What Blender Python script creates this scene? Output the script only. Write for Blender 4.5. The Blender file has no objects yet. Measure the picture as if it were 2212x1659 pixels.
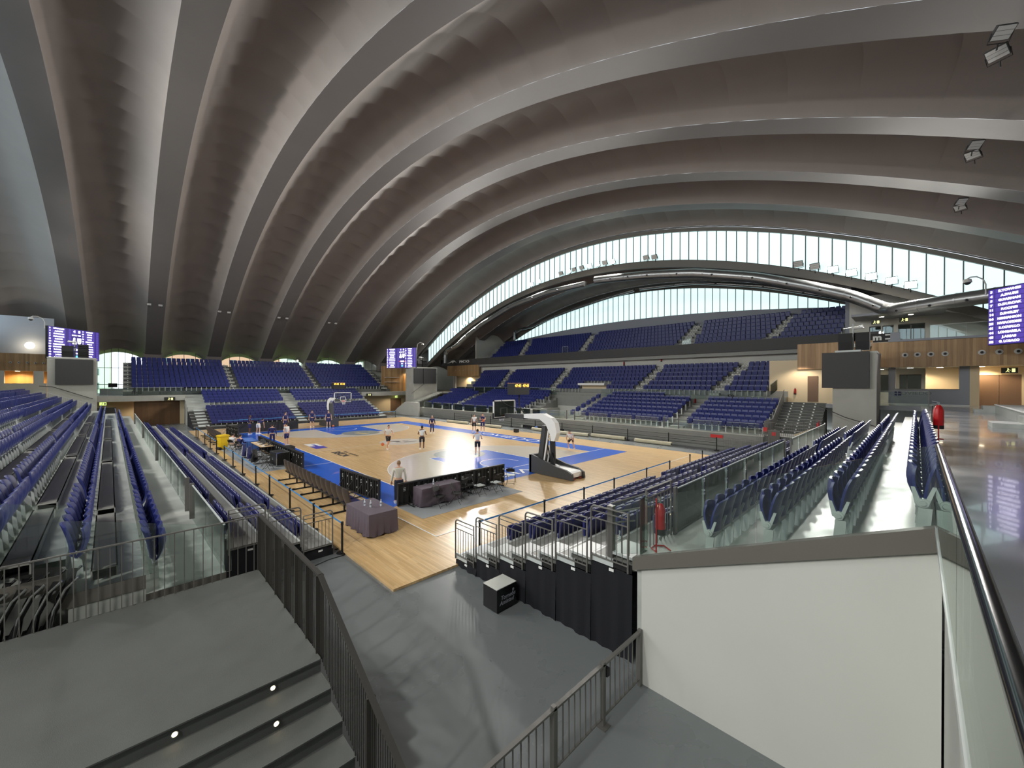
import bpy, bmesh, math, random
from mathutils import Vector, Matrix, Quaternion
random.seed(7)
PI = math.pi
SC = bpy.context.scene
COL = SC.collection

# ---------------------------------------------------------------- helpers
def lin(c):
    return tuple(((v/255)/12.92 if v <= 10 else (((v/255)+.055)/1.055)**2.4) for v in c)

class MB:
    """collects shapes and links them as ONE mesh object"""
    def __init__(s):
        s.v = []; s.f = []; s.m = []
    def add(s, vs, fs, mi=0):
        o = len(s.v); s.v += [tuple(p) for p in vs]
        s.f += [tuple(o+i for i in f) for f in fs]; s.m += [mi]*len(fs)
        return s
    def box(s, x0, x1, y0, y1, z0, z1, mi=0):
        x0, x1 = min(x0, x1), max(x0, x1); y0, y1 = min(y0, y1), max(y0, y1); z0, z1 = min(z0, z1), max(z0, z1)
        vs = [(x, y, z) for z in (z0, z1) for y in (y0, y1) for x in (x0, x1)]
        return s.add(vs, [(0,2,3,1),(4,5,7,6),(0,1,5,4),(2,6,7,3),(0,4,6,2),(1,3,7,5)], mi)
    def hexa(s, p, mi=0):
        """8 points: bottom ring 0-3, top ring 4-7 (same order)"""
        return s.add(p, [(3,2,1,0),(4,5,6,7),(0,1,5,4),(1,2,6,5),(2,3,7,6),(3,0,4,7)], mi)
    def bar(s, a, b, w, h, mi=0, up=(0,0,1)):
        a = Vector(a); b = Vector(b); d = (b-a).normalized(); u = Vector(up)
        if abs(d.dot(u)) > .99: u = Vector((1,0,0))
        r = d.cross(u).normalized(); u = r.cross(d).normalized()
        P = []
        for q in (a, b):
            P += [q-r*w/2-u*h/2, q+r*w/2-u*h/2, q+r*w/2+u*h/2, q-r*w/2+u*h/2]
        return s.add(P, [(0,1,2,3),(7,6,5,4),(0,4,5,1),(1,5,6,2),(2,6,7,3),(3,7,4,0)], mi)
    def tube(s, pts, r, n=8, mi=0, cap=True):
        pts = [Vector(p) for p in pts]; R = r if isinstance(r, (list, tuple)) else [r]*len(pts)
        o = len(s.v); prev = None
        for i, p in enumerate(pts):
            d = (pts[min(i+1, len(pts)-1)]-pts[max(i-1, 0)]).normalized()
            if prev is None:
                a = Vector((0,0,1)) if abs(d.z) < .9 else Vector((1,0,0))
                prev = (a-d*a.dot(d)).normalized()
            else:
                prev = (prev-d*prev.dot(d)).normalized()
            b = d.cross(prev)
            for k in range(n):
                t = 2*PI*k/n
                s.v.append(tuple(p+(prev*math.cos(t)+b*math.sin(t))*R[i]))
        for i in range(len(pts)-1):
            for k in range(n):
                k2 = (k+1) % n
                s.f.append((o+i*n+k, o+i*n+k2, o+(i+1)*n+k2, o+(i+1)*n+k)); s.m.append(mi)
        if cap:
            s.f.append(tuple(o+k for k in reversed(range(n)))); s.m.append(mi)
            e = o+(len(pts)-1)*n
            s.f.append(tuple(e+k for k in range(n))); s.m.append(mi)
        return s
    def cyl(s, x, y, z0, z1, r, n=12, mi=0, r2=None):
        return s.tube([(x,y,z0),(x,y,z1)], [r, r if r2 is None else r2], n, mi)
    def disc(s, c, r, n=24, mi=0, ax='z'):
        P = []
        for k in range(n):
            t = 2*PI*k/n; a, b = r*math.cos(t), r*math.sin(t)
            P.append((c[0]+a, c[1]+b, c[2]) if ax == 'z' else ((c[0], c[1]+a, c[2]+b) if ax == 'x' else (c[0]-a, c[1], c[2]+b)))
        return s.add(P, [tuple(range(n))], mi)
    def prism(s, poly, axis, a, b, mi=0):
        """extrude a 2D polygon: axis 'y' -> poly in (x,z), 'x' -> (y,z), 'z' -> (x,y)"""
        n = len(poly)
        def P(p, t):
            return (p[0], t, p[1]) if axis == 'y' else ((t, p[0], p[1]) if axis == 'x' else (p[0], p[1], t))
        vs = [P(p, a) for p in poly]+[P(p, b) for p in poly]
        fs = [tuple(range(n)), tuple(reversed(range(n, 2*n)))]+[(i, i+n, (i+1) % n+n, (i+1) % n) for i in range(n)]
        return s.add(vs, fs, mi)
    def poly(s, pts, mi=0):
        return s.add(pts, [tuple(range(len(pts)))], mi)
    def ball(s, c, r, n=12, m=8, mi=0, sc=(1,1,1)):
        vs = [(c[0], c[1], c[2]+r*sc[2])]
        for i in range(1, m):
            t = PI*i/m
            for k in range(n):
                p = 2*PI*k/n
                vs.append((c[0]+r*sc[0]*math.sin(t)*math.cos(p), c[1]+r*sc[1]*math.sin(t)*math.sin(p), c[2]+r*sc[2]*math.cos(t)))
        vs.append((c[0], c[1], c[2]-r*sc[2])); L = len(vs)-1; fs = []
        for k in range(n): fs.append((0, 1+k, 1+(k+1) % n))
        for i in range(m-2):
            for k in range(n):
                a = 1+i*n+k; b = 1+i*n+(k+1) % n
                fs.append((a, a+n, b+n, b))
        for k in range(n): fs.append((L, 1+(m-2)*n+(k+1) % n, 1+(m-2)*n+k))
        return s.add(vs, fs, mi)
    def xf(s, M, start=0):
        for i in range(start, len(s.v)): s.v[i] = tuple(M @ Vector(s.v[i]))
        return s
    def mesh(s, name, mats, smooth=None, fix=True):
        me = bpy.data.meshes.new(name)
        me.from_pydata(s.v, [], s.f)
        for m in (mats if isinstance(mats, (list, tuple)) else [mats]): me.materials.append(m)
        me.polygons.foreach_set('material_index', s.m)
        if fix:
            bm = bmesh.new(); bm.from_mesh(me); bmesh.ops.recalc_face_normals(bm, faces=bm.faces); bm.to_mesh(me); bm.free()
        if smooth is not None:
            me.shade_smooth(); me.set_sharp_from_angle(angle=math.radians(smooth))
        me.update(); return me
    def build(s, name, mats, parent=None, smooth=None, loc=(0,0,0), rz=0, fix=True):
        return link(name, s.mesh(name, mats, smooth, fix), parent, loc, rz)

def link(name, data, parent=None, loc=(0,0,0), rz=0):
    o = bpy.data.objects.new(name, data); COL.objects.link(o)
    o.location = loc; o.rotation_euler = (0, 0, rz)
    if parent: o.parent = parent
    return o
def tag(o, label, cat, group=None):
    o['label'] = label; o['category'] = cat
    if group: o['group'] = group
    return o
def thing(name, label, cat, loc=(0,0,0), rz=0, group=None):
    return tag(link(name, None, None, loc, rz), label, cat, group)
def struct(o, label=None):
    o['kind'] = 'structure'
    if label: o['label'] = label
    return o
def dup(root, loc, rz, label=None, group=None):
    r = root.copy(); COL.objects.link(r); r.location = loc; r.rotation_euler = (0, 0, rz)
    if label: r['label'] = label
    if group: r['group'] = group
    for ch in list(root.children):
        c = ch.copy(); COL.objects.link(c); c.parent = r
        for g in list(ch.children):
            d = g.copy(); COL.objects.link(d); d.parent = c
    return r
def text_mesh(name, txt, size, mat, M, parent=None, ext=.002, sx=1.0, align='CENTER', shear=0, bold=0):
    cu = bpy.data.curves.new(name+'_curve', 'FONT'); cu.body = txt; cu.size = size; cu.extrude = ext
    cu.align_x = align; cu.align_y = 'CENTER'; cu.shear = shear; cu.offset = bold; cu.resolution_u = 3
    t = bpy.data.objects.new('t', cu); COL.objects.link(t)
    me = bpy.data.meshes.new_from_object(t.evaluated_get(bpy.context.evaluated_depsgraph_get()))
    bpy.data.objects.remove(t); bpy.data.curves.remove(cu)
    me.name = name; me.transform(M @ Matrix.Diagonal((sx, 1, 1, 1)))
    me.materials.clear(); me.materials.append(mat)
    return link(name, me, parent)
def frame(o, x, y):
    """matrix whose local x/y run along the given world directions, at origin o"""
    x = Vector(x).normalized(); y = Vector(y).normalized(); z = x.cross(y)
    M = Matrix((x, y, z)).transposed().to_4x4(); M.translation = Vector(o); return M
ORD = ['first','second','third','fourth','fifth','sixth','seventh','eighth','ninth','tenth','eleventh','twelfth','thirteenth','fourteenth',
 'fifteenth','sixteenth','seventeenth','eighteenth','nineteenth']
def ordn(i):
    T = {2:('twenty','twentieth'),3:('thirty','thirtieth'),4:('forty','fortieth'),5:('fifty','fiftieth'),6:('sixty','sixtieth'),7:('seventy','seventieth'),8:('eighty','eightieth'),9:('ninety','ninetieth')}
    i += 1
    if i < 20: return ORD[i-1]
    a, b = T[i//10]
    return b if i % 10 == 0 else a+'-'+ORD[i % 10-1]

# ---------------------------------------------------------------- materials
def mat(name, rgb, rough=.6, metal=0.0, noise=0.0, nscale=3.0, bump=0.0, bscale=40.0, spec=.5, coat=0.0, stretch=None, rvar=0.0):
    m = bpy.data.materials.new(name); m.use_nodes = True
    nt = m.node_tree; N = nt.nodes; L = nt.links; b = N['Principled BSDF']
    c = lin(rgb)
    b.inputs['Base Color'].default_value = (*c, 1); b.inputs['Roughness'].default_value = rough
    b.inputs['Metallic'].default_value = metal; b.inputs['Specular IOR Level'].default_value = spec
    b.inputs['Coat Weight'].default_value = coat
    tc = N.new('ShaderNodeTexCoord'); mp = N.new('ShaderNodeMapping'); L.new(tc.outputs['Object'], mp.inputs[0])
    if stretch: mp.inputs['Scale'].default_value = stretch
    nz = N.new('ShaderNodeTexNoise'); nz.inputs['Scale'].default_value = nscale; nz.inputs['Detail'].default_value = 5
    L.new(mp.outputs[0], nz.inputs['Vector'])
    if noise:
        r = N.new('ShaderNodeMapRange'); r.inputs[1].default_value = .3; r.inputs[2].default_value = .7
        r.inputs[3].default_value = 1-noise; r.inputs[4].default_value = 1+noise
        L.new(nz.outputs['Fac'], r.inputs[0])
        mx = N.new('ShaderNodeVectorMath'); mx.operation = 'SCALE'; mx.inputs[0].default_value = c
        L.new(r.outputs[0], mx.inputs['Scale']); L.new(mx.outputs[0], b.inputs['Base Color'])
    if rvar:
        r2 = N.new('ShaderNodeMapRange'); r2.inputs[1].default_value = .3; r2.inputs[2].default_value = .7
        r2.inputs[3].default_value = max(.02, rough-rvar); r2.inputs[4].default_value = rough+rvar
        L.new(nz.outputs['Fac'], r2.inputs[0]); L.new(r2.outputs[0], b.inputs['Roughness'])
    if bump:
        n2 = N.new('ShaderNodeTexNoise'); n2.inputs['Scale'].default_value = bscale; n2.inputs['Detail'].default_value = 3
        L.new(mp.outputs[0], n2.inputs['Vector'])
        bp = N.new('ShaderNodeBump'); bp.inputs['Strength'].default_value = bump; bp.inputs['Distance'].default_value = .02
        L.new(n2.outputs['Fac'], bp.inputs['Height']); L.new(bp.outputs[0], b.inputs['Normal'])
    return m
def emit(name, rgb, s):
    m = bpy.data.materials.new(name); m.use_nodes = True; nt = m.node_tree
    b = nt.nodes['Principled BSDF']; b.inputs['Base Color'].default_value = (*lin(rgb), 1)
    b.inputs['Emission Color'].default_value = (*lin(rgb), 1); b.inputs['Emission Strength'].default_value = s
    b.inputs['Roughness'].default_value = .4
    return m
def glass(name, tint, refl=1.0, ior=1.5, body=0.0):
    """thin sheet: mostly lets light through, reflects by Fresnel; body = share of faint surface haze"""
    m = bpy.data.materials.new(name); m.use_nodes = True; nt = m.node_tree; N = nt.nodes; L = nt.links
    N.remove(N['Principled BSDF']); out = N['Material Output']
    tr = N.new('ShaderNodeBsdfTransparent'); tr.inputs[0].default_value = (*tint, 1)
    gl = N.new('ShaderNodeBsdfGlossy'); gl.inputs['Roughness'].default_value = .01; gl.inputs[0].default_value = (.9,.95,.92,1)
    fr = N.new('ShaderNodeFresnel'); fr.inputs['IOR'].default_value = ior
    mx = N.new('ShaderNodeMixShader'); L.new(fr.outputs[0], mx.inputs[0]); L.new(tr.outputs[0], mx.inputs[1]); L.new(gl.outputs[0], mx.inputs[2])
    last = mx
    if body:
        df = N.new('ShaderNodeBsdfDiffuse'); df.inputs[0].default_value = (.62,.72,.68,1)
        m2 = N.new('ShaderNodeMixShader'); m2.inputs[0].default_value = body
        L.new(mx.outputs[0], m2.inputs[1]); L.new(df.outputs[0], m2.inputs[2]); last = m2
    L.new(last.outputs[0], out.inputs[0])
    return m
def wood_court():
    m = bpy.data.materials.new('maple_boards'); m.use_nodes = True; nt = m.node_tree; N = nt.nodes; L = nt.links; b = N['Principled BSDF']
    tc = N.new('ShaderNodeTexCoord')
    br = N.new('ShaderNodeTexBrick'); br.inputs['Scale'].default_value = 1.0
    br.inputs['Brick Width'].default_value = 1.1; br.inputs['Row Height'].default_value = .07; br.inputs['Mortar Size'].default_value = .002
    br.inputs['Color1'].default_value = (*lin((222,190,140)), 1); br.inputs['Color2'].default_value = (*lin((204,168,116)), 1)
    br.inputs['Mortar'].default_value = (*lin((186,150,102)), 1); br.offset = .37
    L.new(tc.outputs['Object'], br.inputs['Vector'])
    mp = N.new('ShaderNodeMapping'); mp.inputs['Scale'].default_value = (.35, 6, 1); L.new(tc.outputs['Object'], mp.inputs[0])
    nz = N.new('ShaderNodeTexNoise'); nz.inputs['Scale'].default_value = 1.6; nz.inputs['Detail'].default_value = 4; L.new(mp.outputs[0], nz.inputs['Vector'])
    r = N.new('ShaderNodeMapRange'); r.inputs[1].default_value = .3; r.inputs[2].default_value = .7; r.inputs[3].default_value = .86; r.inputs[4].default_value = 1.1
    L.new(nz.outputs['Fac'], r.inputs[0])
    mx = N.new('ShaderNodeVectorMath'); mx.operation = 'SCALE'; L.new(br.outputs['Color'], mx.inputs[0]); L.new(r.outputs[0], mx.inputs['Scale'])
    L.new(mx.outputs[0], b.inputs['Base Color']); b.inputs['Roughness'].default_value = .28; b.inputs['Coat Weight'].default_value = .15; b.inputs['Coat Roughness'].default_value = .2
    return m
def boards(name, a, c, w, horiz=False, rough=.5):
    """upright timber boards across a wall"""
    m = bpy.data.materials.new(name); m.use_nodes = True; nt = m.node_tree; N = nt.nodes; L = nt.links; b = N['Principled BSDF']
    tc = N.new('ShaderNodeTexCoord'); sx = N.new('ShaderNodeSeparateXYZ'); L.new(tc.outputs['Object'], sx.inputs[0])
    ad = N.new('ShaderNodeMath'); ad.operation = 'ADD'; L.new(sx.outputs[0], ad.inputs[0]); L.new(sx.outputs[1], ad.inputs[1])
    sc = N.new('ShaderNodeMath'); sc.operation = 'DIVIDE'; L.new(ad.outputs[0], sc.inputs[0]); sc.inputs[1].default_value = w
    fl = N.new('ShaderNodeMath'); fl.operation = 'FLOOR'; L.new(sc.outputs[0], fl.inputs[0])
    wn = N.new('ShaderNodeTexWhiteNoise'); wn.noise_dimensions = '1D'; L.new(fl.outputs[0], wn.inputs['W'])
    mp = N.new('ShaderNodeMapping'); mp.inputs['Scale'].default_value = (14, 14, .8); L.new(tc.outputs['Object'], mp.inputs[0])
    nz = N.new('ShaderNodeTexNoise'); nz.inputs['Scale'].default_value = 1.0; nz.inputs['Detail'].default_value = 4; L.new(mp.outputs[0], nz.inputs['Vector'])
    av = N.new('ShaderNodeMath'); av.operation = 'ADD'; L.new(wn.outputs[0], av.inputs[0]); L.new(nz.outputs['Fac'], av.inputs[1])
    hv = N.new('ShaderNodeMath'); hv.operation = 'MULTIPLY'; hv.inputs[1].default_value = .5; L.new(av.outputs[0], hv.inputs[0])
    cr = N.new('ShaderNodeValToRGB'); cr.color_ramp.elements[0].color = (*lin(a), 1); cr.color_ramp.elements[1].color = (*lin(c), 1)
    cr.color_ramp.elements[0].position = .2; cr.color_ramp.elements[1].position = .8
    L.new(hv.outputs[0], cr.inputs[0]); L.new(cr.outputs[0], b.inputs['Base Color']); b.inputs['Roughness'].default_value = rough
    return m

M = {}
M['vault'] = mat('painted_vault', (124,116,111), .6, noise=.05, nscale=.4)  # one paint with the ribs, lightened to offset shade inside the barrels
M['rib'] = mat('painted_rib', (104,100,98), .55, noise=.04, nscale=.5)
M['white'] = mat('white_render', (196,196,188), .7, noise=.03, nscale=.8)
M['whitewall'] = mat('white_plaster', (202,203,196), .6, noise=.035, nscale=.5)
M['concrete'] = mat('pale_concrete', (172,172,164), .55, noise=.10, nscale=1.2, bump=.12, bscale=9, rvar=.15)
M['step'] = mat('sealed_concrete', (176,180,174), .42, noise=.13, nscale=2.0, bump=.22, bscale=6, stretch=(1,.45,1), rvar=.14, spec=.6)
M['tower'] = mat('board_marked_concrete', (178,177,168), .7, noise=.06, nscale=.9)
M['resin'] = mat('grey_resin_floor', (116,121,122), .3, noise=.05, nscale=.7, rvar=.08)
M['hallfloor'] = mat('polished_grey_floor', (150,152,158), .16, noise=.06, nscale=.6, rvar=.08, coat=.3)
M['stairgrey'] = mat('dark_grey_stair', (92,95,92), .62, noise=.06, nscale=2.5, bump=.3, bscale=160)
M['band'] = mat('taupe_steel_band', (104,101,94), .5)
M['navy'] = mat('navy_seat_plastic', (42,50,112), .38, spec=.45)
M['navyd'] = mat('navy_seat_fabric', (34,38,98), .5)
M['bracket'] = mat('light_grey_bracket', (196,202,200), .4)
M['steel'] = mat('grey_painted_steel', (112,110,106), .45, metal=.2)
M['steeld'] = mat('dark_painted_steel', (62,60,57), .5)
M['deck'] = mat('grey_stand_deck', (138,139,134), .5, noise=.05)
M['riser'] = mat('dark_stand_riser', (62,60,58), .6)
M['curtain'] = mat('black_navy_curtain', (15,16,24), .85, noise=.2, nscale=2, stretch=(6,6,.2))
M['black'] = mat('matt_black', (22,22,23), .6)
M['charcoal'] = mat('charcoal_panel', (62,62,62), .6)
M['chrome'] = mat('polished_steel', (205,208,208), .18, metal=.95)
M['duct'] = mat('galvanised_duct', (150,152,152), .32, metal=.85, noise=.06, nscale=2)
M['red'] = mat('extinguisher_red', (186,24,28), .35)
M['redsign'] = mat('sign_red', (212,44,44), .5)
M['paper'] = mat('white_print', (236,236,232), .6)
M['glass'] = glass('balustrade_glass', (.93,.972,.955), body=.015)
M['glasslight'] = glass('clear_glass', (.965,.985,.975), body=.02)
M['court'] = wood_court()
M['blue'] = mat('court_blue', (38,98,208), .25, coat=.15)
M['pale'] = mat('court_pale', (206,196,180), .25, noise=.02, coat=.15)
M['line'] = mat('court_white_line', (236,236,234), .35)
M['circle'] = mat('court_grey_circle', (146,150,146), .25, coat=.15)
M['woodwall'] = boards('oak_wall_boards', (146,114,78), (186,152,110), .14)
M['wooddoor'] = boards('brown_door_boards', (104,74,46), (128,94,60), .5)
M['doorbrown'] = mat('brown_door_leaf', (112,88,68), .55)
M['warm'] = mat('cream_wall', (222,204,170), .7)
M['orange'] = boards('orange_timber', (196,140,74), (214,160,92), .2)
M['greyblue'] = mat('blue_grey_wall', (146,150,158), .6)
M['yellow'] = mat('bin_yellow', (236,196,24), .45)
M['cloth'] = mat('purple_grey_tablecloth', (92,82,92), .85, noise=.05, nscale=4)
M['bluecloth'] = mat('blue_tablecloth', (74,112,184), .8)
M['beige'] = mat('beige_roll', (208,200,172), .7, noise=.04)
M['belt'] = mat('blue_belt', (70,150,216), .6)
M['ledback'] = mat('led_board_back', (44,44,44), .55)
M['window'] = None
M['ply'] = mat('plywood_top', (206,176,132), .5)
M['mat'] = mat('grey_floor_mat', (146,150,152), .8)
M['leather'] = mat('dark_brown_chair', (70,62,58), .45)
M['rubber'] = mat('black_rubber', (16,16,16), .8)
M['skin_l'] = mat('light_skin', (214,168,142), .6)
M['skin_d'] = mat('dark_skin', (112,76,58), .6)
M['jersey_w'] = mat('white_jersey', (226,228,228), .8)
M['jersey_n'] = mat('navy_jersey', (36,40,92), .8)
M['shorts_b'] = mat('black_shorts', (34,34,42), .8)
M['hair_d'] = mat('dark_hair', (34,28,26), .7)
M['hair_l'] = mat('fair_hair', (150,118,86), .7)
M['hair_g'] = mat('grey_hair', (150,146,142), .7)
M['hood'] = mat('cream_hoodie', (222,220,204), .85)
M['jeans'] = mat('dark_jeans', (40,44,60), .85)
M['shoe'] = mat('white_shoe', (230,230,226), .6)
M['eye'] = mat('dark_eye', (24,20,20), .3)
M['lip'] = mat('lip', (160,96,88), .6)
M['khaki'] = mat('khaki_trousers', (176,160,132), .85)
M['ballo'] = mat('orange_ball', (206,106,62), .6, bump=.2, bscale=200)
M['lampface'] = emit('lit_lamp_face', (255,246,232), 22)
M['downlight'] = emit('lit_downlight', (255,238,206), 12)
M['steplight'] = emit('lit_step_lamp', (255,226,176), 6)
M['digits'] = emit('amber_digits', (255,176,60), 3.2)
M['purple'] = emit('screen_purple', (64,50,128), 1.0)
M['purpled'] = emit('screen_dark_purple', (44,34,96), .9)
M['scrtext'] = emit('screen_white', (236,232,255), 1.6)
M['scrcyan'] = emit('screen_cyan', (90,180,230), 1.2)
M['scrred'] = emit('screen_red', (230,50,60), 1.2)
M['exit'] = emit('exit_green', (190,214,120), 1.0)
M['exitdark'] = mat('exit_sign_black', (36,40,34), .5)
M['exitfig'] = emit('exit_figure', (226,226,150), .9)
M['panes'] = emit('frosted_daylight_pane', (206,236,236), .72)
M['panes_boosted'] = emit('frosted_pane_boosted_glow', (206,228,240), 2.6)  # glow of the unseen left window, raised to brighten the vault barrels
M['mullion'] = mat('grey_mullion', (96,98,98), .5)
M['grass'] = mat('lawn', (150,190,70), .9, noise=.1, nscale=.3)
M['build_w'] = mat('pale_facade', (214,220,222), .8)
M['build_p'] = mat('pink_facade', (206,156,140), .8)
M['build_win'] = mat('facade_window', (110,128,136), .3)
M['leaf'] = mat('tree_leaves', (90,120,66), .9, noise=.3, nscale=3)
M['bark'] = mat('tree_bark', (90,74,60), .9)
M['lens'] = mat('bottle_plastic', (226,232,238), .2)
M['nozzle'] = mat('pale_nozzle', (206,204,200), .5)
# ---------------------------------------------------------------- world, camera
def world():
    w = bpy.data.worlds.new('overcast'); SC.world = w; w.use_nodes = True; nt = w.node_tree; N = nt.nodes; L = nt.links
    bg = N['Background']; tc = N.new('ShaderNodeTexCoord'); sp = N.new('ShaderNodeSeparateXYZ'); L.new(tc.outputs['Generated'], sp.inputs[0])
    cr = N.new('ShaderNodeValToRGB'); cr.color_ramp.elements[0].position = .45; cr.color_ramp.elements[1].position = .9
    cr.color_ramp.elements[0].color = (.82,.90,.95,1); cr.color_ramp.elements[1].color = (.70,.83,.95,1)
    L.new(sp.outputs[2], cr.inputs[0]); L.new(cr.outputs[0], bg.inputs[0]); bg.inputs[1].default_value = 1.8
world()
F_PX, CAM = 854.18, Vector((-16.754, 9.358, 5.049))
YAW, PITCH, ROLL = -.773535, -.003451, .0013629
fw = Vector((math.cos(YAW)*math.cos(PITCH), math.sin(YAW)*math.cos(PITCH), math.sin(PITCH)))
rt = Vector((math.sin(YAW), -math.cos(YAW), 0)); up = rt.cross(fw)
r2 = rt*math.cos(ROLL)+up*math.sin(ROLL); u2 = -rt*math.sin(ROLL)+up*math.cos(ROLL)
cd = bpy.data.cameras.new('camera'); cam = bpy.data.objects.new('camera', cd); COL.objects.link(cam)
mw = Matrix((r2, u2, -fw)).transposed().to_4x4(); mw.translation = CAM; cam.matrix_world = mw
cd.sensor_fit = 'HORIZONTAL'; cd.sensor_width = 36; cd.lens = F_PX*36/2212; cd.clip_start = .05; cd.clip_end = 600
SC.camera = cam
vs = SC.view_settings; vs.view_transform = 'Standard'; vs.look = 'None'; vs.gamma = 1; vs.use_curve_mapping = False; vs.exposure = 0.0
SC.cycles.use_denoising = True
SC.cycles.max_bounces = 8; SC.cycles.diffuse_bounces = 4; SC.cycles.glossy_bounces = 4; SC.cycles.transparent_max_bounces = 24
SC.cycles.caustics_reflective = False; SC.cycles.caustics_refractive = False
SC.cycles.sample_clamp_indirect = 4.0

# ---------------------------------------------------------------- floor and court
b = MB(); b.box(-30, 60, -46, 34, -.6, -.06); struct(b.build('floor', M['resin']), 'grey resin floor of the arena hall')
b = MB(); b.box(-7.85, 35.9, -19.8, 4.7, -.06, 0, 0)
e = .002
def rect(x0, x1, y0, y1, z, mi): b.poly([(x0,y0,z),(x1,y0,z),(x1,y1,z),(x0,y1,z)], mi)
B = 1.93
rect(-B, 0, -15-B, B, e, 1); rect(28, 28+B, -15-B, B, e, 1); rect(0, 28, 0, B, e, 1); rect(0, 28, -15-B, -15, e, 1)
def arcpts(cx, cy, r, a0, a1, n=40): return [(cx+r*math.cos(a0+(a1-a0)*i/n), cy+r*math.sin(a0+(a1-a0)*i/n)) for i in range(n+1)]
def flip(pts, s): return [(28-x, y) if s else (x, y) for x, y in pts]
def strip(pts, w, z, mi, closed=False):
    n = len(pts)
    for i in range(n-1+(1 if closed else 0)):
        p, q = Vector(pts[i]), Vector(pts[(i+1) % n]); d = (q-p).normalized(); nn = Vector((-d.y, d.x))*w/2
        b.poly([(*(p-nn-d*w*.02), z), (*(q-nn+d*w*.02), z), (*(q+nn+d*w*.02), z), (*(p+nn-d*w*.02), z)], mi)
for s in (0, 1):
    a = math.acos(6.6/6.75); t3 = arcpts(1.575, -7.5, 6.75, -math.asin(6.6/6.75), math.asin(6.6/6.75), 60)
    out3 = [(0, -14.1)]+t3+[(0, -.9)]
    b.poly([(x, y, .003) for x, y in flip(out3, s)], 2)
    b.poly([(x, y, .0045) for x, y in flip([(0,-9.95),(5.8,-9.95),(5.8,-5.05),(0,-5.05)], s)], 1)
    b.poly([(x, y, .006) for x, y in flip(arcpts(5.8, -7.5, 1.8, 0, 2*PI, 48)[:-1], s)], 4)
    strip(flip(out3, s), .05, .0075, 3)
    strip(flip([(0,-9.95),(5.8,-9.95),(5.8,-9.2)], s), .05, .0075, 3); strip(flip([(5.8,-5.8),(5.8,-5.05),(0,-5.05)], s), .05, .0075, 3)
    strip(flip([(1.2,-8.75)]+arcpts(1.575, -7.5, 1.25, -PI/2, PI/2, 24)+[(1.2,-6.25)], s), .06, .008, 3)
    for k in (1.75, 2.95, 3.8, 4.65):
        strip(flip([(k,-9.95),(k,-10.1)], s), .06, .008, 3); strip(flip([(k,-4.9),(k,-5.05)], s), .06, .008, 3)
    strip(flip([(9, 0), (9, B)], s), .05, .0075, 3); strip(flip([(8.325, -15), (8.325, -15-.6)], s), .05, .0075, 3)
    strip(flip([(0,-15),(0,-15-B)], s), .05, .0075, 3)
strip([(0,-15),(28,-15),(28,0),(0,0)], .06, .0085, 3, True)
strip([(14,-15),(14,0)], .05, .0075, 3)
b.poly([(x, y, .003) for x, y in arcpts(14, -7.5, 1.8, 0, 2*PI, 48)[:-1]], 2)
strip([(-5.76,-18.5),(-5.76,2.09),(34,2.09)], .05, .0075, 3)
b.poly([(5.6,-7.9,.0072),(7.2,-7.3,.0072),(7.2,-7.0,.0072),(5.6,-7.55,.0072)] if False else [(21.0,-7.9,.0072),(22.4,-7.3,.0072),(22.4,-6.9,.0072),(21.0,-7.5,.0072)], 7)
# sponsor floor marks: purple and white lozenge
b.poly([(18.05,-.95,.004),(16.6,-.95,.004),(16.2,-1.85,.004),(17.8,-1.85,.004)], 3)
b.poly([(16.6,-.95,.0045),(15.0,-.95,.0045),(15.1,-1.85,.0045),(16.2,-1.85,.0045)], 6)
b.poly([(17.5,-1.35,.005),(15.3,-1.35,.005),(15.5,-1.55,.005),(17.4,-1.6,.005)], 6)
M['lozenge'] = mat('lozenge_purple', (82,74,168), .4); M['amberpaint'] = mat('floor_amber', (206,186,120), .4)
co = b.build('floor_court', [M['court'], M['blue'], M['pale'], M['line'], M['circle'], M['court'], M['lozenge'], M['amberpaint']])
struct(co, 'varnished maple basketball court with blue surround and white lines')
def floor_text(txt, x, y, size, m, ang, sx=1, z=.011, nm='floor_lettering', bold=0):
    Mx = Matrix.Translation((x, y, z)) @ Matrix.Rotation(ang, 4, 'Z')
    o = text_mesh(nm, txt, size, m, Mx, co, ext=.0005, sx=sx, bold=bold); return o
M['darkpaint'] = mat('floor_dark_paint', (70,66,64), .5)
floor_text('OVIEDO', -.97, -5.6, 1.25, M['line'], -PI/2+PI, 1.5)
floor_text('OVIEDO', 9.6, -15.97, 1.35, M['line'], 0+PI, 1.5)
floor_text('BSCA', 11.6, -1.45, .8, M['darkpaint'], PI, 1.2, bold=.03)
floor_text('liga endesa', 11.2, -2.05, .36, M['darkpaint'], PI, 1.6)
floor_text('OVIEDO', 5.35, -7.5, .55, M['pale'], PI/2, 1.2)
# bear-like sweep drawn on the centre circle
b = MB()
for pts in ([(14.9,-6.6),(14.5,-6.75),(14.3,-7.1),(14.0,-7.0),(13.7,-7.3),(14.1,-7.35),(14.45,-7.5),(14.75,-7.0)], [(13.5,-7.4),(13.2,-7.9),(13.3,-8.4),(13.6,-8.7),(13.45,-8.3),(13.45,-7.9),(13.65,-7.5)],
            [(14.3,-7.7),(13.9,-8.0),(13.8,-8.5),(13.95,-8.1),(14.4,-7.8)]):
    b.poly([(x, y, .0115) for x, y in pts])
b.build('floor_emblem', M['darkpaint'], co)

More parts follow.
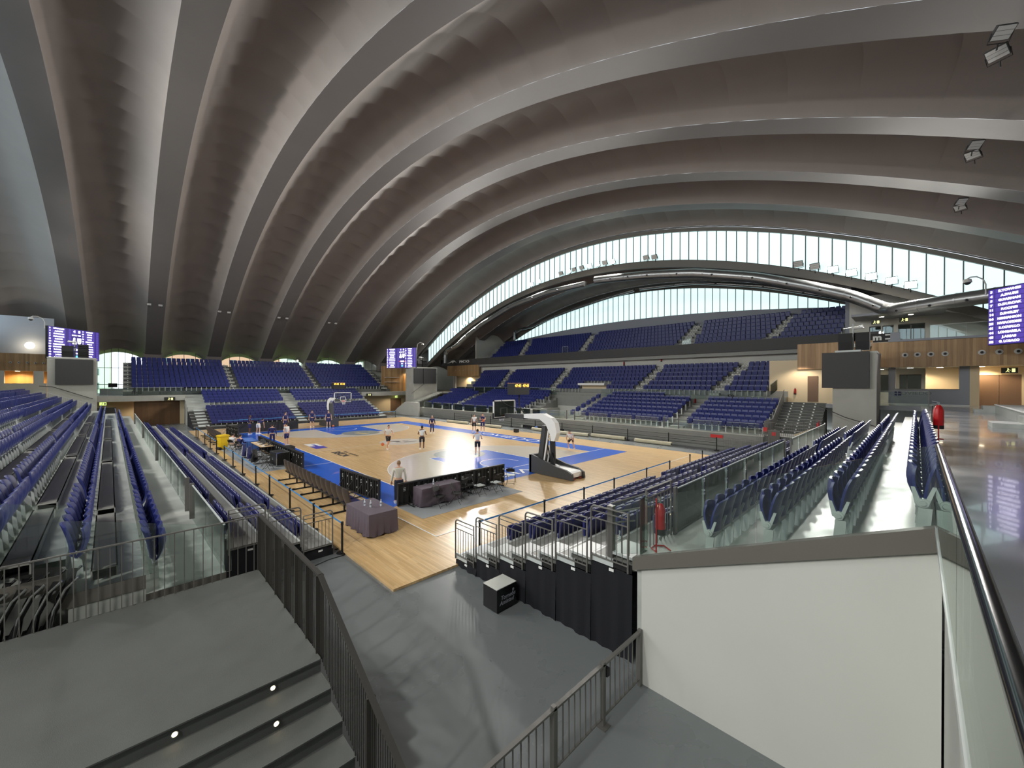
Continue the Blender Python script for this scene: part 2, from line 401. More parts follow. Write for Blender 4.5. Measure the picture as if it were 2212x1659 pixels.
# ---------------------------------------------------------------- vault
AX, AK, X0 = 23.0, .0081, 14.0
def soffit(x, A=AX): return A-AK*(x-X0)**2
def vault(name, A, ribs, rw, y_lo, y_hi, xa, xb, H, label, edge=None):
    """barrels between the flat ribs; each barrel is a chain of shells that step at every joint"""
    b = MB(); seg = 2.4
    def P(x, y, off):
        z = soffit(x, A); s = 2*AK*(x-X0); n = Vector((s, 0, 1)).normalized()
        return (x+n.x*off, y, z+n.z*off)
    for c in ribs:
        y0, y1 = max(c-rw/2, y_lo), min(c+rw/2, y_hi); o = len(b.v); xs = [xa+(xb-xa)*i/60 for i in range(61)]
        for x in xs: b.v += [P(x, y0, 0), P(x, y1, 0)]
        for i in range(60): b.f.append((o+2*i, o+2*i+1, o+2*i+3, o+2*i+2)); b.m.append(1)
    cuts = []
    k = 0
    while X0+seg*k < xb: cuts.append((X0+seg*k, min(X0+seg*(k+1), xb), 1)); k += 1
    k = 0
    while X0-seg*k > xa: cuts.append((X0-seg*k, max(X0-seg*(k+1), xa), -1)); k += 1
    for ya, yb in zip(ribs[:-1], ribs[1:]):
        y0, y1 = ya+rw/2, yb-rw/2; n = 20
        prof = []
        for j in range(n+1):
            t = .5-.5*math.cos(PI*j/n); prof.append((y0+(y1-y0)*t, math.sin(PI*t)**.75))
        for xs0, xs1, sg in cuts:
            o = len(b.v)
            for i in range(4):
                f = i/3; x = xs0+(xs1-xs0)*f; st = .26*((1-f) if sg > 0 else f)
                for y, h in prof: b.v.append(P(x, y, h*H+st*min(1, h*1.15)**1.5))
            for i in range(3):
                for j in range(n):
                    a = o+i*(n+1)+j; b.f.append((a, a+1, a+n+2, a+n+1)); b.m.append(0)
            # face closing the step to the next shell
            e0 = len(b.v); x = xs1
            for y, h in prof: b.v.append(P(x, y, h*H+(.26 if sg > 0 else 0)*min(1, h*1.15)**1.5))
            l0 = o+3*(n+1)
            for j in range(n): b.f.append((l0+j, l0+j+1, e0+j+1, e0+j)); b.m.append(0)
    ob = b.build(name, [M['vault'], M['rib']], smooth=24, fix=False)
    return struct(ob, label)
RIBS = [6.7*n for n in range(-5, 4)]
vault('ceiling', AX, RIBS, 1.6, -33.2, 20.3, -29, 57, 1.25, 'grey ribbed concrete vault spanning the whole arena')
vault('ceiling_side', 19.35, [-33.4, -39.8, -46.2], 1.3, -33.9, -46.4+.0 if False else -47, -27, 55, 1.0, 'lower ribbed vault above the side stand') if False else None
def vault_side(name, ys, A, lab):
    r = sorted(ys); return vault(name, A, r, 1.3, min(r)-.65, max(r)+.65, -24.5, 52.5, 1.0, lab)
vault_side('ceiling_side', [-33.6, -39.9, -46.2], 19.55, 'lower ribbed vault above the side stand')
vault_side('ceiling_left', [20.6, 26.9, 33.2], 19.55, 'lower ribbed vault above the left stand')
# edge beam of the lower vault (grey face under the big window)
def arch_beam(name, y0, y1, A, h, m, label):
    b = MB(); o = 0; n = 70; xs = [-24.5+77*i/n for i in range(n+1)]
    for x in xs:
        z = soffit(x, A); b.v += [(x,y0,z-.02),(x,y1,z-.02),(x,y1,z+h),(x,y0,z+h)]
    for i in range(n):
        for k in range(4): b.f.append((4*i+k, 4*i+(k+1) % 4, 4*i+4+(k+1) % 4, 4*i+4+k)); b.m.append(0)
    return struct(b.build(name, m, smooth=30), label)
arch_beam('trim_1', -33.1, -33.4, 18.85, .75, M['band'], 'grey edge beam of the lower side vault')
arch_beam('trim_2', -46.3, -46.6, 18.75, .8, M['band'], 'grey edge beam above the low rear window')
arch_beam('trim_3', -33.05, -33.3, 22.6, .35, M['band'], 'grey frame along the top of the big arched window')

def lunette(name, y, A_top, zlow, xa, xb, step, label, off=0, out=-1, pm='panes'):
    """arched strip of frosted daylight panes with upright mullions"""
    t = link(name, None); struct(t, label)
    b = MB(); m = MB(); x = xa; nn = int((xb-xa)/step)
    for i in range(nn):
        x0, x1 = xa+i*step, xa+(i+1)*step
        za, zb = soffit(x0, A_top), soffit(x1, A_top); la, lb = zlow(x0), zlow(x1)
        if za-la < .15 and zb-lb < .15: continue
        b.add([(x0,y,min(la,za-.01)),(x1,y,min(lb,zb-.01)),(x1,y,zb),(x0,y,za),(x0,y+out*.05,min(la,za-.01)),(x1,y+out*.05,min(lb,zb-.01)),(x1,y+out*.05,zb),(x0,y+out*.05,za)], [(0,1,2,3),(7,6,5,4),(0,4,5,1),(2,6,7,3),(1,5,6,2),(0,3,7,4)])
        if za-la > .1: m.box(x0-.035, x0+.035, y-out*.09, y-out*.005, la, za)
    b.build('panes', M[pm], t); m.build('mullions', M['mullion'], t)
    return t
lunette('window_1', -33.35, 22.7, lambda x: max(7.6, min(soffit(x, 19.55), 30)), -22.7, 51.4, .915, 'big arched strip window of frosted panes above the side stand')
lunette('window_2', -46.45, 19.0, lambda x: max(12.6, 14.75-.0023*(x-14)**2), -18.3, 46.2, .935, 'low arched window of frosted panes behind the top seats')
lunette('window_3', 20.45, 22.7, lambda x: max(7.6, soffit(x, 19.55)), -22.7, 51.4, .915, 'arched strip window of frosted panes over the left stand', out=1, pm='panes_boosted')

# ---------------------------------------------------------------- outer walls
def wall(name, m, *boxes, label=None):
    b = MB()
    for q in boxes: b.box(*q)
    return struct(b.build(name, m), label)
wall('wall_near', M['white'], (-30.6,-30,-47,34,-.6,10), label='white wall behind the near stand')
wall('wall_side', M['white'], (-30,60,-47.2,-46.7,-.6,13.0), label='white wall under the low rear window')
wall('wall_left', M['white'], (-30,60,33.6,34,-.6,14), label='white wall behind the left stand')
b = MB(); n = 40
for i in range(n):
    x0, x1 = -18.3+64.5*i/n, -18.3+64.5*(i+1)/n
    f = lambda x: max(12.6, 14.75-.0023*(x-14)**2)
    b.hexa([(x0,-46.75,12.0),(x1,-46.75,12.0),(x1,-46.4,12.0),(x0,-46.4,12.0),(x0,-46.75,f(x0)),(x1,-46.75,f(x1)),(x1,-46.4,f(x1)),(x0,-46.4,f(x0))])
struct(b.build('wall_rear', M['greyblue']), 'grey wall between the top seats and the low window')
wall('wall_corner_far', M['white'], (57.5,58,-47,-23.3,-.6,12),(57.5,58,13.3,34,-.6,12), label='white corner walls at the far end')
wall('ceiling_corner', M['vault'], (46,60,-47,-33.6,11.6,11.9),(46,60,20.6,34,11.6,11.9),(-30.5,-17.5,-47,-33.6,11.6,11.9),(-30.5,-17.5,20.6,34,11.6,11.9), label='flat ceiling over the corner rooms')
wall('wall_corner_near', M['white'], (-29.9,-17.5,-33.7,-33.45,8.2,11.6) if False else (-30,-29.8,-34,-30,0,10), label='white corner wall at the near end')

# ---------------------------------------------------------------- far windows under the vault feet
XF = 57.0
wall('wall_far_sill', M['white'], (56.8,57.3,-24.5,8.6,-.6,7.35), label='white sill wall behind the far top seats')
b = MB()
for c in RIBS[1:8]:
    w = .95; zt = soffit(57)+.35
    b.hexa([(56.2,c-w,3.5),(58,c-w,3.5),(58,c+w,3.5),(56.2,c+w,3.5),(55.6,c-w,zt+1.0),(58,c-w,zt),(58,c+w,zt),(55.6,c+w,zt+1.0)] if c > 12 else
           [(56.3,c-w,7.2),(58,c-w,7.2),(58,c+w,7.2),(56.3,c+w,7.2),(55.7,c-w,zt+1.0),(58,c-w,zt),(58,c+w,zt),(55.7,c+w,zt+1.0)])
struct(b.build('wall_far', M['vault']), 'vault feet standing on the far sill wall')
def arch_window(name, yc, z0, label, half=2.6):
    t = link(name, None); struct(t, label)
    def top(y):
        u = max(0, 1-((y-yc)/half)**2); return soffit(57)+.05+1.5*u**.5
    g = MB(); m = MB(); n = 8
    for i in range(n):
        ya, yb = yc-half+2*half*i/n, yc-half+2*half*(i+1)/n
        g.poly([(57.15,ya,z0),(57.15,yb,z0),(57.15,yb,max(top(yb), z0+.05)),(57.15,ya,max(top(ya), z0+.05))])
        if i % 2 == 0 or z0 < 6: m.box(57.05, 57.15, ya-.03, ya+.03, z0, top(ya))
    if z0 < 6:
        m.box(57.05, 57.15, yc-half, yc+half, 4.7, 4.78); m.box(57.05, 57.15, yc-half, yc+half, 6.9, 6.96)
    m.box(57.02, 57.17, yc-half, yc+half, z0, z0+.08)
    g.build('panes', M['glasslight'], t); m.build('mullions', M['mullion'], t)
for i, c in enumerate([-23.45+.0, -16.75, -10.05, -3.35, 3.35, 10.05]):
    arch_window('window_%d' % (i+4), c, 3.5 if c > 9 else 7.3, 'arched clear window at the far end looking out on the street')

# outside the far windows
b = MB(); b.box(58, 190, -80, 70, 1.5, 2.0); struct(b.build('ground_lawn', M['grass']), 'bright lawn outside the far windows')
def house(x, y0, y1, h, m, lab, cols, rows, x1=None):
    t = thing('building', lab, 'building', (x, (y0+y1)/2, 2), 0, 'buildings seen through the far windows')
    w = (y1-y0)/2; b = MB(); b.box(0, 14, -w, w, 0, h); b.build('wall', m, t)
    r = MB(); r.box(-.4, 14.4, -w-.4, w+.4, h, h+.5); r.build('roof', M['mullion'], t)
    for i in range(cols):
        for j in range(rows):
            yy = -w+(i+.5)*2*w/cols; zz = 1.4+j*3.2
            q = MB(); q.box(-.06, .02, yy-.75, yy+.75, zz, zz+1.5); f = q.build('window', M['build_win'], t)
house(112, 12, 46, 17, M['build_w'], 'pale apartment block beyond the lawn, left arched window', 7, 4)
house(118, -24, 4, 19, M['build_p'], 'pink brick building seen through the second arched window', 6, 5)
house(140, -62, -30, 16, M['build_w'], 'pale building seen through the right arched far windows', 6, 4)

# ---------------------------------------------------------------- concrete terraces
T_R = [(-13.4,2.1),(-14.65,2.44),(-15.47,2.78),(-16.29,3.12),(-16.95,3.5)]
def terrace_x(name, rows, xend, y0, y1, sgn, label, zb=-.06, m='step'):
    """stepped block; rows = [(x where the level starts, level)]"""
    P = [(rows[0][0], zb)]
    for i, (x, z) in enumerate(rows):
        P.append((x, z)); P.append((rows[i+1][0] if i+1 < len(rows) else xend, z))
    P.append((xend, zb)); b = MB(); b.prism(P, 'y', y0, y1); return struct(b.build(name, M[m]), label)
terrace_x('terrace_near', T_R[:4], -16.95, -22.5, 3.06, -1, 'pale stepped concrete of the right-hand fixed stand')
wall('floor_concourse', M['hallfloor'], (-30,-16.95,-31.3,12.5,3.2,3.5), label='polished grey concourse floor at the right')
wall('wall_void', M['whitewall'], (-17.15,-16.97,3.1,12.5,-.06,3.2), label='white wall under the concourse edge')
# white wall beside the ramp with its sloping band
b = MB(); b.prism([(-13.5,-.06),(-13.5,1.88),(-16.95,3.27),(-16.95,-.06)], 'y', 3.0, 3.1); struct(b.build('wall_ramp', M['whitewall']), 'white wall below the right-hand stand')
b = MB(); b.prism([(-13.36,2.06),(-13.36,1.84),(-16.95,3.25),(-16.95,3.52)], 'y', 3.04, 3.16); struct(b.build('trim_band', M['band']), 'taupe sloping steel band on top of the white wall')
b = MB(); b.box(-16.99, -16.93, 3.1, 12.5, 3.2, 3.5); struct(b.build('trim_edge', M['band']), 'taupe edge of the concourse slab')

# left fixed stand: rows drift slightly, so it is built in its own turned frame
LROT = math.radians(1.2); LO = Vector((-7.6, 8.0, 0))
LM = Matrix.Translation(LO) @ Matrix.Rotation(LROT, 4, 'Z')
def lp(x, y, z): return tuple(LM @ Vector((x, y, z)))       # x along the rows from the near end, y up the rows
LROWS = [(0, 1.45)]+[(1.12+.94*i, 1.45+.33*(i+1)) for i in range(6)]
P = [(0, -.06)]
for i, (y, z) in enumerate(LROWS): P += [(y, z), (LROWS[i+1][0] if i+1 < len(LROWS) else 26, z)]
P.append((26, -.06)); b = MB(); b.prism(P, 'x', .75, 49.3); b.prism([(0,-.06),(0,1.45),(1.12,1.45),(1.12,1.78),(2.0,1.78),(2.0,-.06)], 'x', 0, .75); b.xf(LM); struct(b.build('terrace_left', M['step']), 'stepped concrete of the left-hand fixed stand')
b = MB()
for i, (y, z) in enumerate(LROWS[:6]):
    b.box(-.012, -.002, y if i else 0, LROWS[i+1][0], z-.22, z)
b.xf(LM); struct(b.build('trim_left', M['band']), 'taupe steel edge under the left glass end')

# far stand
XT = 37.1
T_F = [(42.6,2.1),(43.75,2.44),(44.6,2.78),(45.4,3.12),(46.2,3.5)]
terrace_x('terrace_far', T_F[:4]+[(46.2, 3.5)], 57, -17.8, 4.2, 1, 'concrete of the far fixed stand')
FU = [(46.6+1.0*i, 3.95+.48*i) for i in range(8)]
P = [(46.6, 3.5)]
for i, (x, z) in enumerate(FU): P += [(x, z), (FU[i+1][0] if i < 7 else 56.8, z)]
P.append((56.8, 3.5)); b = MB(); b.prism(P, 'y', -23.2, 9.6); struct(b.build('terrace_far_top', M['stairgrey']), 'grey steps of the far upper stand')
wall('floor_far', M['concrete'], (45.7,58,4.2,24,2.85,3.5),(45.7,58,-46,-17.8,2.85,3.5), label='far concourse slabs over the doorways')
wall('wall_far_low', M['warm'], (49.5,49.8,4.3,24,-.06,2.85),(49.5,49.8,-46,-17.8,-.06,2.85), label='cream wall in the far passages')

# side stand
SY = -23.2
wall('wall_retracted', M['deck'], (-9.1,36.3,-23.8,SY,.22,1.2), label='grey front of the retracted side stand')
wall('recess_shade_side', M['black'], (-9.0,36.2,-23.8,SY-.12,-.06,.22), label='black shade strip in the recess below the retracted stand')  # solid black stands in for the shade of the toe recess
b = MB()
for z in (.45, .7, .95): b.box(-9.1, 36.3, SY-.005, SY+.004, z, z+.012)
b.build('panel_joints', M['steel'], bpy.data.objects['wall_retracted'])
wall('trim_side', M['white'], (-9.1,36.3,-23.5,SY+.06,1.2,1.27), label='light ledge on top of the retracted stand')
P = [(-23.3, -.06), (-23.3, 1.25)]; SL = [(-24.2-.95*i, 1.25+.31*i) for i in range(7)]
for i, (y, z) in enumerate(SL[1:]): P += [(y+.32, SL[i][1]), (y+.32, z)]
P += [(-29.95, SL[6][1]), (-29.95, 3.5), (-30.5, 3.5)]
SMID = [(-30.5-.98*i, 3.85+.475*i) for i in range(7)]
for i, (y, z) in enumerate(SMID): P += [(y, SMID[i-1][1] if i else 3.5), (y, z)]
P += [(-37.4, SMID[6][1]), (-37.4, -.06)]
b = MB()
b.prism(P, 'x', -9.0, 8.9); b.prism(P, 'x', 15.2, 37.2)
P2 = [(-29.95, 2.2), (-29.95, 3.5), (-30.5, 3.5)]+P[P.index((-30.5, 3.5))+1:-2]+[(-37.4, SMID[6][1]), (-37.4, 2.2)]
b.prism(P2, 'x', 8.9, 15.2)
struct(b.build('terrace_side', M['deck']), 'grey steps of the side stand below the balcony')
wall('wall_entry', M['white'], (14.9,15.2,-29.9,-23.3,-.06,1.9),(8.9,15.2,-30.3,-30.0,-.06,2.4), label='white walls of the players entry in the side stand')
wall('wall_under_balcony', M['white'], (-14.5,45,-37.3,-36.95,6.9,8.35), label='white wall between lower seats and the balcony band')
STOP = [(-37.4-1.0*i, 8.36+.56*i) for i in range(8)]
P = [(-36.2, 7.9), (-36.2, 8.36)]
for i, (y, z) in enumerate(STOP): P += [(y, STOP[i-1][1] if i else 8.36), (y, z)]
P += [(-46.4, STOP[7][1]), (-46.4, 7.9)]
b = MB(); b.prism(P, 'x', -12.2, 42); struct(b.build('terrace_balcony', M['deck']), 'grey steps of the balcony stand')
wall('trim_balcony', M['charcoal'], (-14.5,45.2,-36.2,-36.0,8.3,9.42), label='dark grey band along the balcony front')
wall('wall_balcony_end', M['greyblue'], (-12.6,-12.2,-46.4,-37.2,8.3,14.6), label='grey end wall of the balcony by the right corner')
wall('wall_balcony_left', M['white'], (42,42.3,-46.4,-38.5,8.3,14.9), label='white end wall of the balcony by the far corner')

# corner platform and stair at the left foreground
ZP = 1.47
b = MB(); b.box(-11.35, -7.96, 7.55, 13.5, -.06, ZP)
for i in range(1, 9): b.box(-11.35-.36*i, -11.35-.36*(i-1), 7.55, 13.5, -.06, ZP-.178*i)
struct(b.build('stairs', M['stairgrey']), 'dark grey landing and steps in the left foreground')
b = MB()
for i in range(7): b.box(-11.35-.36*i-.03, -11.35-.36*i+.02, 7.56, 13.5, ZP-.178*i-.012, ZP-.178*i+.004)
b.build('stair_nosing', M['stairgrey'], bpy.data.objects['stairs'])
# ---------------------------------------------------------------- seats
def shell(b, z0, z1, y0, y1, w, curv, th, bow=0.0, nx=6, nz=5, mi=0):
    """curved plastic shell; y0->y1 lean, curv bends the side edges along y"""
    o = len(b.v)
    for side in (0, 1):
        for j in range(nz+1):
            t = j/nz; z = z0+(z1-z0)*t; y = y0+(y1-y0)*t+bow*math.sin(PI*t)
            ww = w*(1-.16*max(0, (t-.72)/.28)**2)*(1-.10*max(0, (.18-t)/.18))
            for i in range(nx+1):
                u = -1+2*i/nx
                zz = z-.035*max(0, t-.75)*4*abs(u)**3
                b.v.append((u*ww/2, y+curv*u*u+(th if side else 0), zz))
    N = (nz+1)*(nx+1)
    for j in range(nz):
        for i in range(nx):
            a = o+j*(nx+1)+i
            b.f.append((a, a+1, a+nx+2, a+nx+1)); b.m.append(mi)
            c = a+N; b.f.append((c, c+nx+1, c+nx+2, c+1)); b.m.append(mi)
    ring = [j for j in range(nx+1)]+[j*(nx+1)+nx for j in range(1, nz+1)]+[nz*(nx+1)+i for i in range(nx-1, -1, -1)]+[j*(nx+1) for j in range(nz-1, 0, -1)]
    for k in range(len(ring)):
        p, q = o+ring[k], o+ring[(k+1) % len(ring)]
        b.f.append((p, p+N, q+N, q)); b.m.append(mi)
    return b
SW = .47
def fixed_seat_meshes():
    back = shell(MB(), .50, 1.03, -.13, -.24, SW, .055, .028, bow=.02).mesh('backrest', M['navy'], 40)
    pan = shell(MB(), .48, .96, -.02, .05, SW-.02, -.05, .03, bow=.05).mesh('seat', M['navy'], 40)
    b = MB()
    x = -SW/2-.012
    b.prism([(-.10,0),(.02,0),(-.01,.44),(-.13,.44)], 'x', x-.012, x+.012)
    b.tube([(x-.03,-.05,.5),(x+.03,-.05,.5)], .055, 12)
    b.tube([(x-.032,-.05,.5),(x-.05,-.05,.5)], .03, 10)
    b.prism([(-.10,.48),(-.05,.47),(-.13,.70),(-.165,.70)], 'x', x-.014, x+.014)
    b.prism([(-.05,.47),(.02,.48),(.055,.68),(.02,.68)], 'x', x-.014, x+.014)
    b.box(-SW/2, SW/2, -.09, -.03, .40, .455)
    br = b.mesh('hinge_bracket', M['bracket'], 40)
    return back, pan, br
def tele_seat_meshes():
    def pad(z0, z1, y0, y1, w, th, nm):
        b = MB(); c = .018
        P = [(-w/2, z0), (w/2, z0), (w/2, z1-.05), (w/2-.05, z1), (-w/2+.05, z1), (-w/2, z1-.05)]
        n = len(P)
        def yy(z): return y0+(y1-y0)*(z-z0)/(z1-z0)
        cx, cz = 0, (z0+z1)/2
        rings = [(.93, 0.0), (1.0, c), (1.0, th-c), (.93, th)]
        for s, d in rings:
            for x, z in P: b.v.append((cx+(x-cx)*s, yy(z)+d, cz+(z-cz)*s))
        for r in range(3):
            for i in range(n): b.f.append((r*n+i, r*n+(i+1) % n, (r+1)*n+(i+1) % n, (r+1)*n+i)); b.m.append(0)
        b.f.append(tuple(reversed(range(n)))); b.m.append(0); b.f.append(tuple(range(3*n, 4*n))); b.m.append(0)
        return b.mesh(nm, M['navyd'], 40)
    back = pad(.20, .64, -.16, -.24, .47, .06, 'backrest'); pan = pad(.20, .58, -.06, -.04, .45, .07, 'seat')
    b = MB()
    for x in (-.16, .16):
        b.prism([(-.14,0),(-.06,0),(-.05,.2),(.02,.34),(-.02,.34),(-.1,.24),(-.13,.36),(-.17,.36)], 'x', x-.02, x+.02)
    b.box(-.24, .24, -.13, -.06, .1, .15)
    return back, pan, b.mesh('hinge_bracket', M['bracket'], 40)
FIX = fixed_seat_meshes(); TEL = tele_seat_meshes()
def low_seat(b, pos, ang, kind):
    """plain folded seat for the distance: back, folded pan, stem"""
    o = len(b.v)
    if kind == 'fix':
        b.hexa([(-.23,-.15,.5),(.23,-.15,.5),(.23,-.1,.5),(-.23,-.1,.5),(-.2,-.26,1.02),(.2,-.26,1.02),(.2,-.2,1.02),(-.2,-.2,1.02)], 0)
        b.hexa([(-.22,-.04,.47),(.22,-.04,.47),(.22,.05,.47),(-.22,.05,.47),(-.2,.0,.9),(.2,.0,.9),(.2,.08,.9),(-.2,.08,.9)], 0)
        b.box(-.25, -.2, -.12, .03, 0, .56, 1)
    elif kind == 'tel':
        b.hexa([(-.235,-.18,.2),(.235,-.18,.2),(.235,-.11,.2),(-.235,-.11,.2),(-.2,-.25,.64),(.2,-.25,.64),(.2,-.18,.64),(-.2,-.18,.64)], 0)
        b.box(-.225, .225, -.05, .04, .18, .56, 0)
        b.box(-.18, -.14, -.14, 0, 0, .3, 1)
    b.xf(Matrix.Translation(pos) @ Matrix.Rotation(ang, 4, 'Z'), o)

seats = []   # (position, facing angle, kind, label or None, group)
def row(kind, p0, d, n, ang, where, grp, sp=.5, skip=()):
    k = 0; dd = Vector(d).normalized()
    for i in range(n):
        if any(a <= i < c for a, c in skip): continue
        seats.append((Vector(p0)+dd*sp*(i+.5), ang, kind, (k, where), grp)); k += 1
ROWN = ['front', 'second', 'third', 'fourth', 'fifth', 'sixth', 'seventh', 'eighth']
# right fixed stand (faces +x): angle -90deg turns +y to +x
AR = -PI/2
for r, (x, z, y0, n) in enumerate([(-14.34, 2.1, 2.55, 33), (-15.16, 2.44, 2.55, 33), (-15.98, 2.78, 2.55, 33), (-16.76, 3.12, 2.55, 27)]):
    sk = [(18, 20)] if r < 2 else [(21, 22)]
    row('fix', (x, y0, z), (0,-1,0), n, AR, ROWN[r]+' row of right concrete stand', 'folding seats on the right fixed stand', skip=sk)
# left fixed stand (faces -y)
for r in range(7):
    y = .93+.94*r; z = 1.45+.33*r
    p = lp(.12, y, z); q = lp(1.12, y, z)
    row('fix', p, Vector(q)-Vector(p), 92, PI+LROT, ROWN[r]+' row of left concrete stand', 'folding seats on the left fixed stand', skip=[(8,9),(25,26),(42,43),(59,60),(76,77)])
# telescopic rows
for r in range(6):
    row('tel', (-7.78-.895*r-.62, 1.42, .28*(r+1)), (0,-1,0), 40, AR, ROWN[r]+' row of right retractable stand', 'telescopic stand seats on the right', skip=[(18,20)])
for r in range(3):
    row('tel', (-4.0+.0*r, 5.62+.87*r, .28*(r+1)), (1,.017,0), 72, PI+.017, ROWN[r]+' row of left retractable stand', 'telescopic stand seats on the left', skip=[(5,7),(31,34),(56,58)])
for r in range(6):
    row('tel', (37.1+.895*r+.62, 2.6, .28*(r+1)), (0,-1,0), 39, PI/2, None, None, skip=[(17,20)])
for r in range(4):
    row('fix', (43.25+.85*r, 2.6, 2.1+.34*r), (0,-1,0), 39, PI/2, None, None, skip=[(17,20)])
for r in range(8):
    row('fix', (47.3+1.0*r, 8.9, FU[r][1]), (0,-1,0), 61, PI/2, None, None, skip=[(19,21),(40,42)])
def blocks(y, z, bl, ang=0.0):
    for x0, x1 in bl:
        n = max(0, int((x1-x0)/.5)); row('fix', (x0, y, z), (1,0,0), n, ang, None, None)
for r in range(7):
    bl = [(-8.9,-3.2),(-1.8,7.3),(16.2,28.0),(29.6,36.2)]
    if r < 6: bl.append((8.1, 8.9+.0))
    if r == 4 or r == 5: bl[2] = (15.6, 28.0)
    if r == 6: bl = [(1.1,7.2),(16.2,28.0),(32,38)]
    blocks(-23.95-.95*r, 1.25+.31*r, bl)
def lerp(a, c, t): return a+(c-a)*t
for r in range(7):
    t = r/6
    ed = [(lerp(-7.5,-9.6,t), lerp(-3.8,-4.9,t)), (lerp(-2.8,-4.0,t), lerp(4.3,4.2,t)), (lerp(5.35,5.1,t), lerp(16.4,17.9,t)), (lerp(17.5,19.3,t), lerp(26.8,30.0,t)), (lerp(28.0,31.2,t), lerp(34.0,38.0,t))]
    if r < 2: ed[2:3] = [(ed[2][0], 8.9), (12.8, ed[2][1])]
    blocks(-30.5-.98*r-.72, SMID[r][1], ed)
for r in range(8):
    t = r/7
    ed = [(lerp(-11.5,-12.1,t), lerp(-5.8,-7.2,t)), (lerp(-4.9,-6.6,t), lerp(2.1,3.0,t)), (lerp(4.3,4.1,t), lerp(17.4,19.5,t)), (lerp(18.6,20.6,t), lerp(29.7,33.6,t)), (lerp(31.0,35.0,t), lerp(38.4,41.2,t))]
    blocks(-37.4-1.0*r-.72, STOP[r][1], ed)

def in_view(p):
    d = p-CAM; z = d.dot(fw)
    return z > .3 and abs(d.dot(r2)/z) < 1.34 and -1.0 < d.dot(u2)/z < 1.0
def make_seat(kind):
    nm, ms = ('stadium_chair', FIX) if kind == 'fix' else ('tip_up_chair', TEL)
    t = link(nm, None); t['category'] = 'chair'
    for k, me in zip(('backrest', 'seat', 'hinge_bracket'), ms): link(k, me, t)
    return t
for kind in ('fix', 'tel'):
    S = [s for s in seats if s[2] == kind]
    S.sort(key=lambda s: ((s[0]-CAM).length if in_view(s[0]) and s[4] else 900+(s[0]-CAM).length))
    near, rest = S[:300], S[300:]
    proto = make_seat(kind); first = True
    for pos, ang, _, (k, where), grp in near:
        lab = 'navy seat, %s from near end, %s' % (ordn(k), where)
        if first:
            proto.location = pos; proto.rotation_euler = (0,0,ang); proto['label'] = lab; proto['group'] = grp; first = False
        else: dup(proto, pos, ang, lab, grp)
    b = MB()
    for pos, ang, kd, _, _ in rest: low_seat(b, pos, ang, kd)
    o = b.build('stadium_seats' if kind == 'fix' else 'telescopic_seats', [M['navy'] if kind == 'fix' else M['navyd'], M['bracket']], fix=False)
    o['kind'] = 'stuff'; tag(o, 'distant rows of folded navy seats on the far, side and upper stands' if kind == 'fix' else 'distant navy seats on the telescopic stands', 'seats')

# plinth boxes under the left rows (hollow shells; black fill paints the shade inside)
b = MB(); k = 0
for r in range(1, 6):
    for x0, x1 in ((.35,4.2),(4.75,12.7),(13.2,21.1),(21.7,29.5),(30.1,38)):
        y = .93+.94*r; z = 1.45+.33*r; q = MB()
        y0, y1, zt, th = y-.42, y-.1, z+.17, .02
        q.box(x0, x1, y0, y1, zt-th, zt); q.box(x0, x1, y0, y0+th, z, zt); q.box(x0, x1, y1-th, y1, z, zt); q.box(x0, x1, y0+.03, y1-.03, z+.005, z+.012, 1)
        q.box(x0+.25, x1-.25, y0+th, y1-th, z+.012, zt-th, 1)
        q.xf(LM); o = q.build('seat_plinth', [M['concrete'], M['black']])
        tag(o, 'pale hollow plinth box under the %s left row, %s block from the near end' % (ROWN[r], ORD[k % 5]), 'plinth', 'plinth boxes under the left rows'); k += 1

# ---------------------------------------------------------------- telescopic stands
def rails_panel(h0, h1, L, post=.022, nb=7):
    """guard panel in local x (0..L), z: three rails, uprights and a rounded front corner"""
    b = MB(); r = .02; c = .09
    b.tube([(0,0,h0)]+[(0,0,h1-c)]+[(c-c*math.cos(a), 0, h1-c+c*math.sin(a)) for a in (.5,1.1)]+[(c,0,h1),(L,0,h1),(L,0,h0)], r, 8)
    b.tube([(0,0,h1-.1),(L,0,h1-.1)], .012, 6); b.tube([(0,0,h1-.24),(L,0,h1-.24)], .014, 6); b.tube([(0,0,h0+.12),(L,0,h0+.12)], .016, 6)
    for i in range(1, nb): b.tube([(L*i/nb,0,h0+.12),(L*i/nb,0,h1-.24)], .009, 6)
    return b
def tele_stand(name, lab, origin, rz, n, depth, rise, width, rails_near=True):
    """local: x goes back from the front edge, y along the rows"""
    t = thing(name, lab, 'stand', origin, rz)
    for k in range(n):
        b = MB(); x0 = depth*k; z = rise*(k+1)
        b.box(x0, x0+depth+.06, 0, width, z-.06, z, 0); b.box(x0-.012, x0, 0, width, z-rise+.02, z, 1)
        b.box(x0, x0+.05, 0, width, z, z+.004, 2)
        for q in (width*.25, width*.5, width*.75): b.box(x0+.02, x0+depth, q-.04, q+.04, z-rise+.0 if k == 0 else z-rise, z-.06, 1)
        b.build('deck', [M['deck'], M['riser'], M['bracket']], t)
    return t
ts = tele_stand('telescopic_stand', 'retractable stand with six navy seat rows and black side curtain, right of the ramp', (-7.78,2.72,-.06), PI, 6, .895, .28+.01, 21.2)
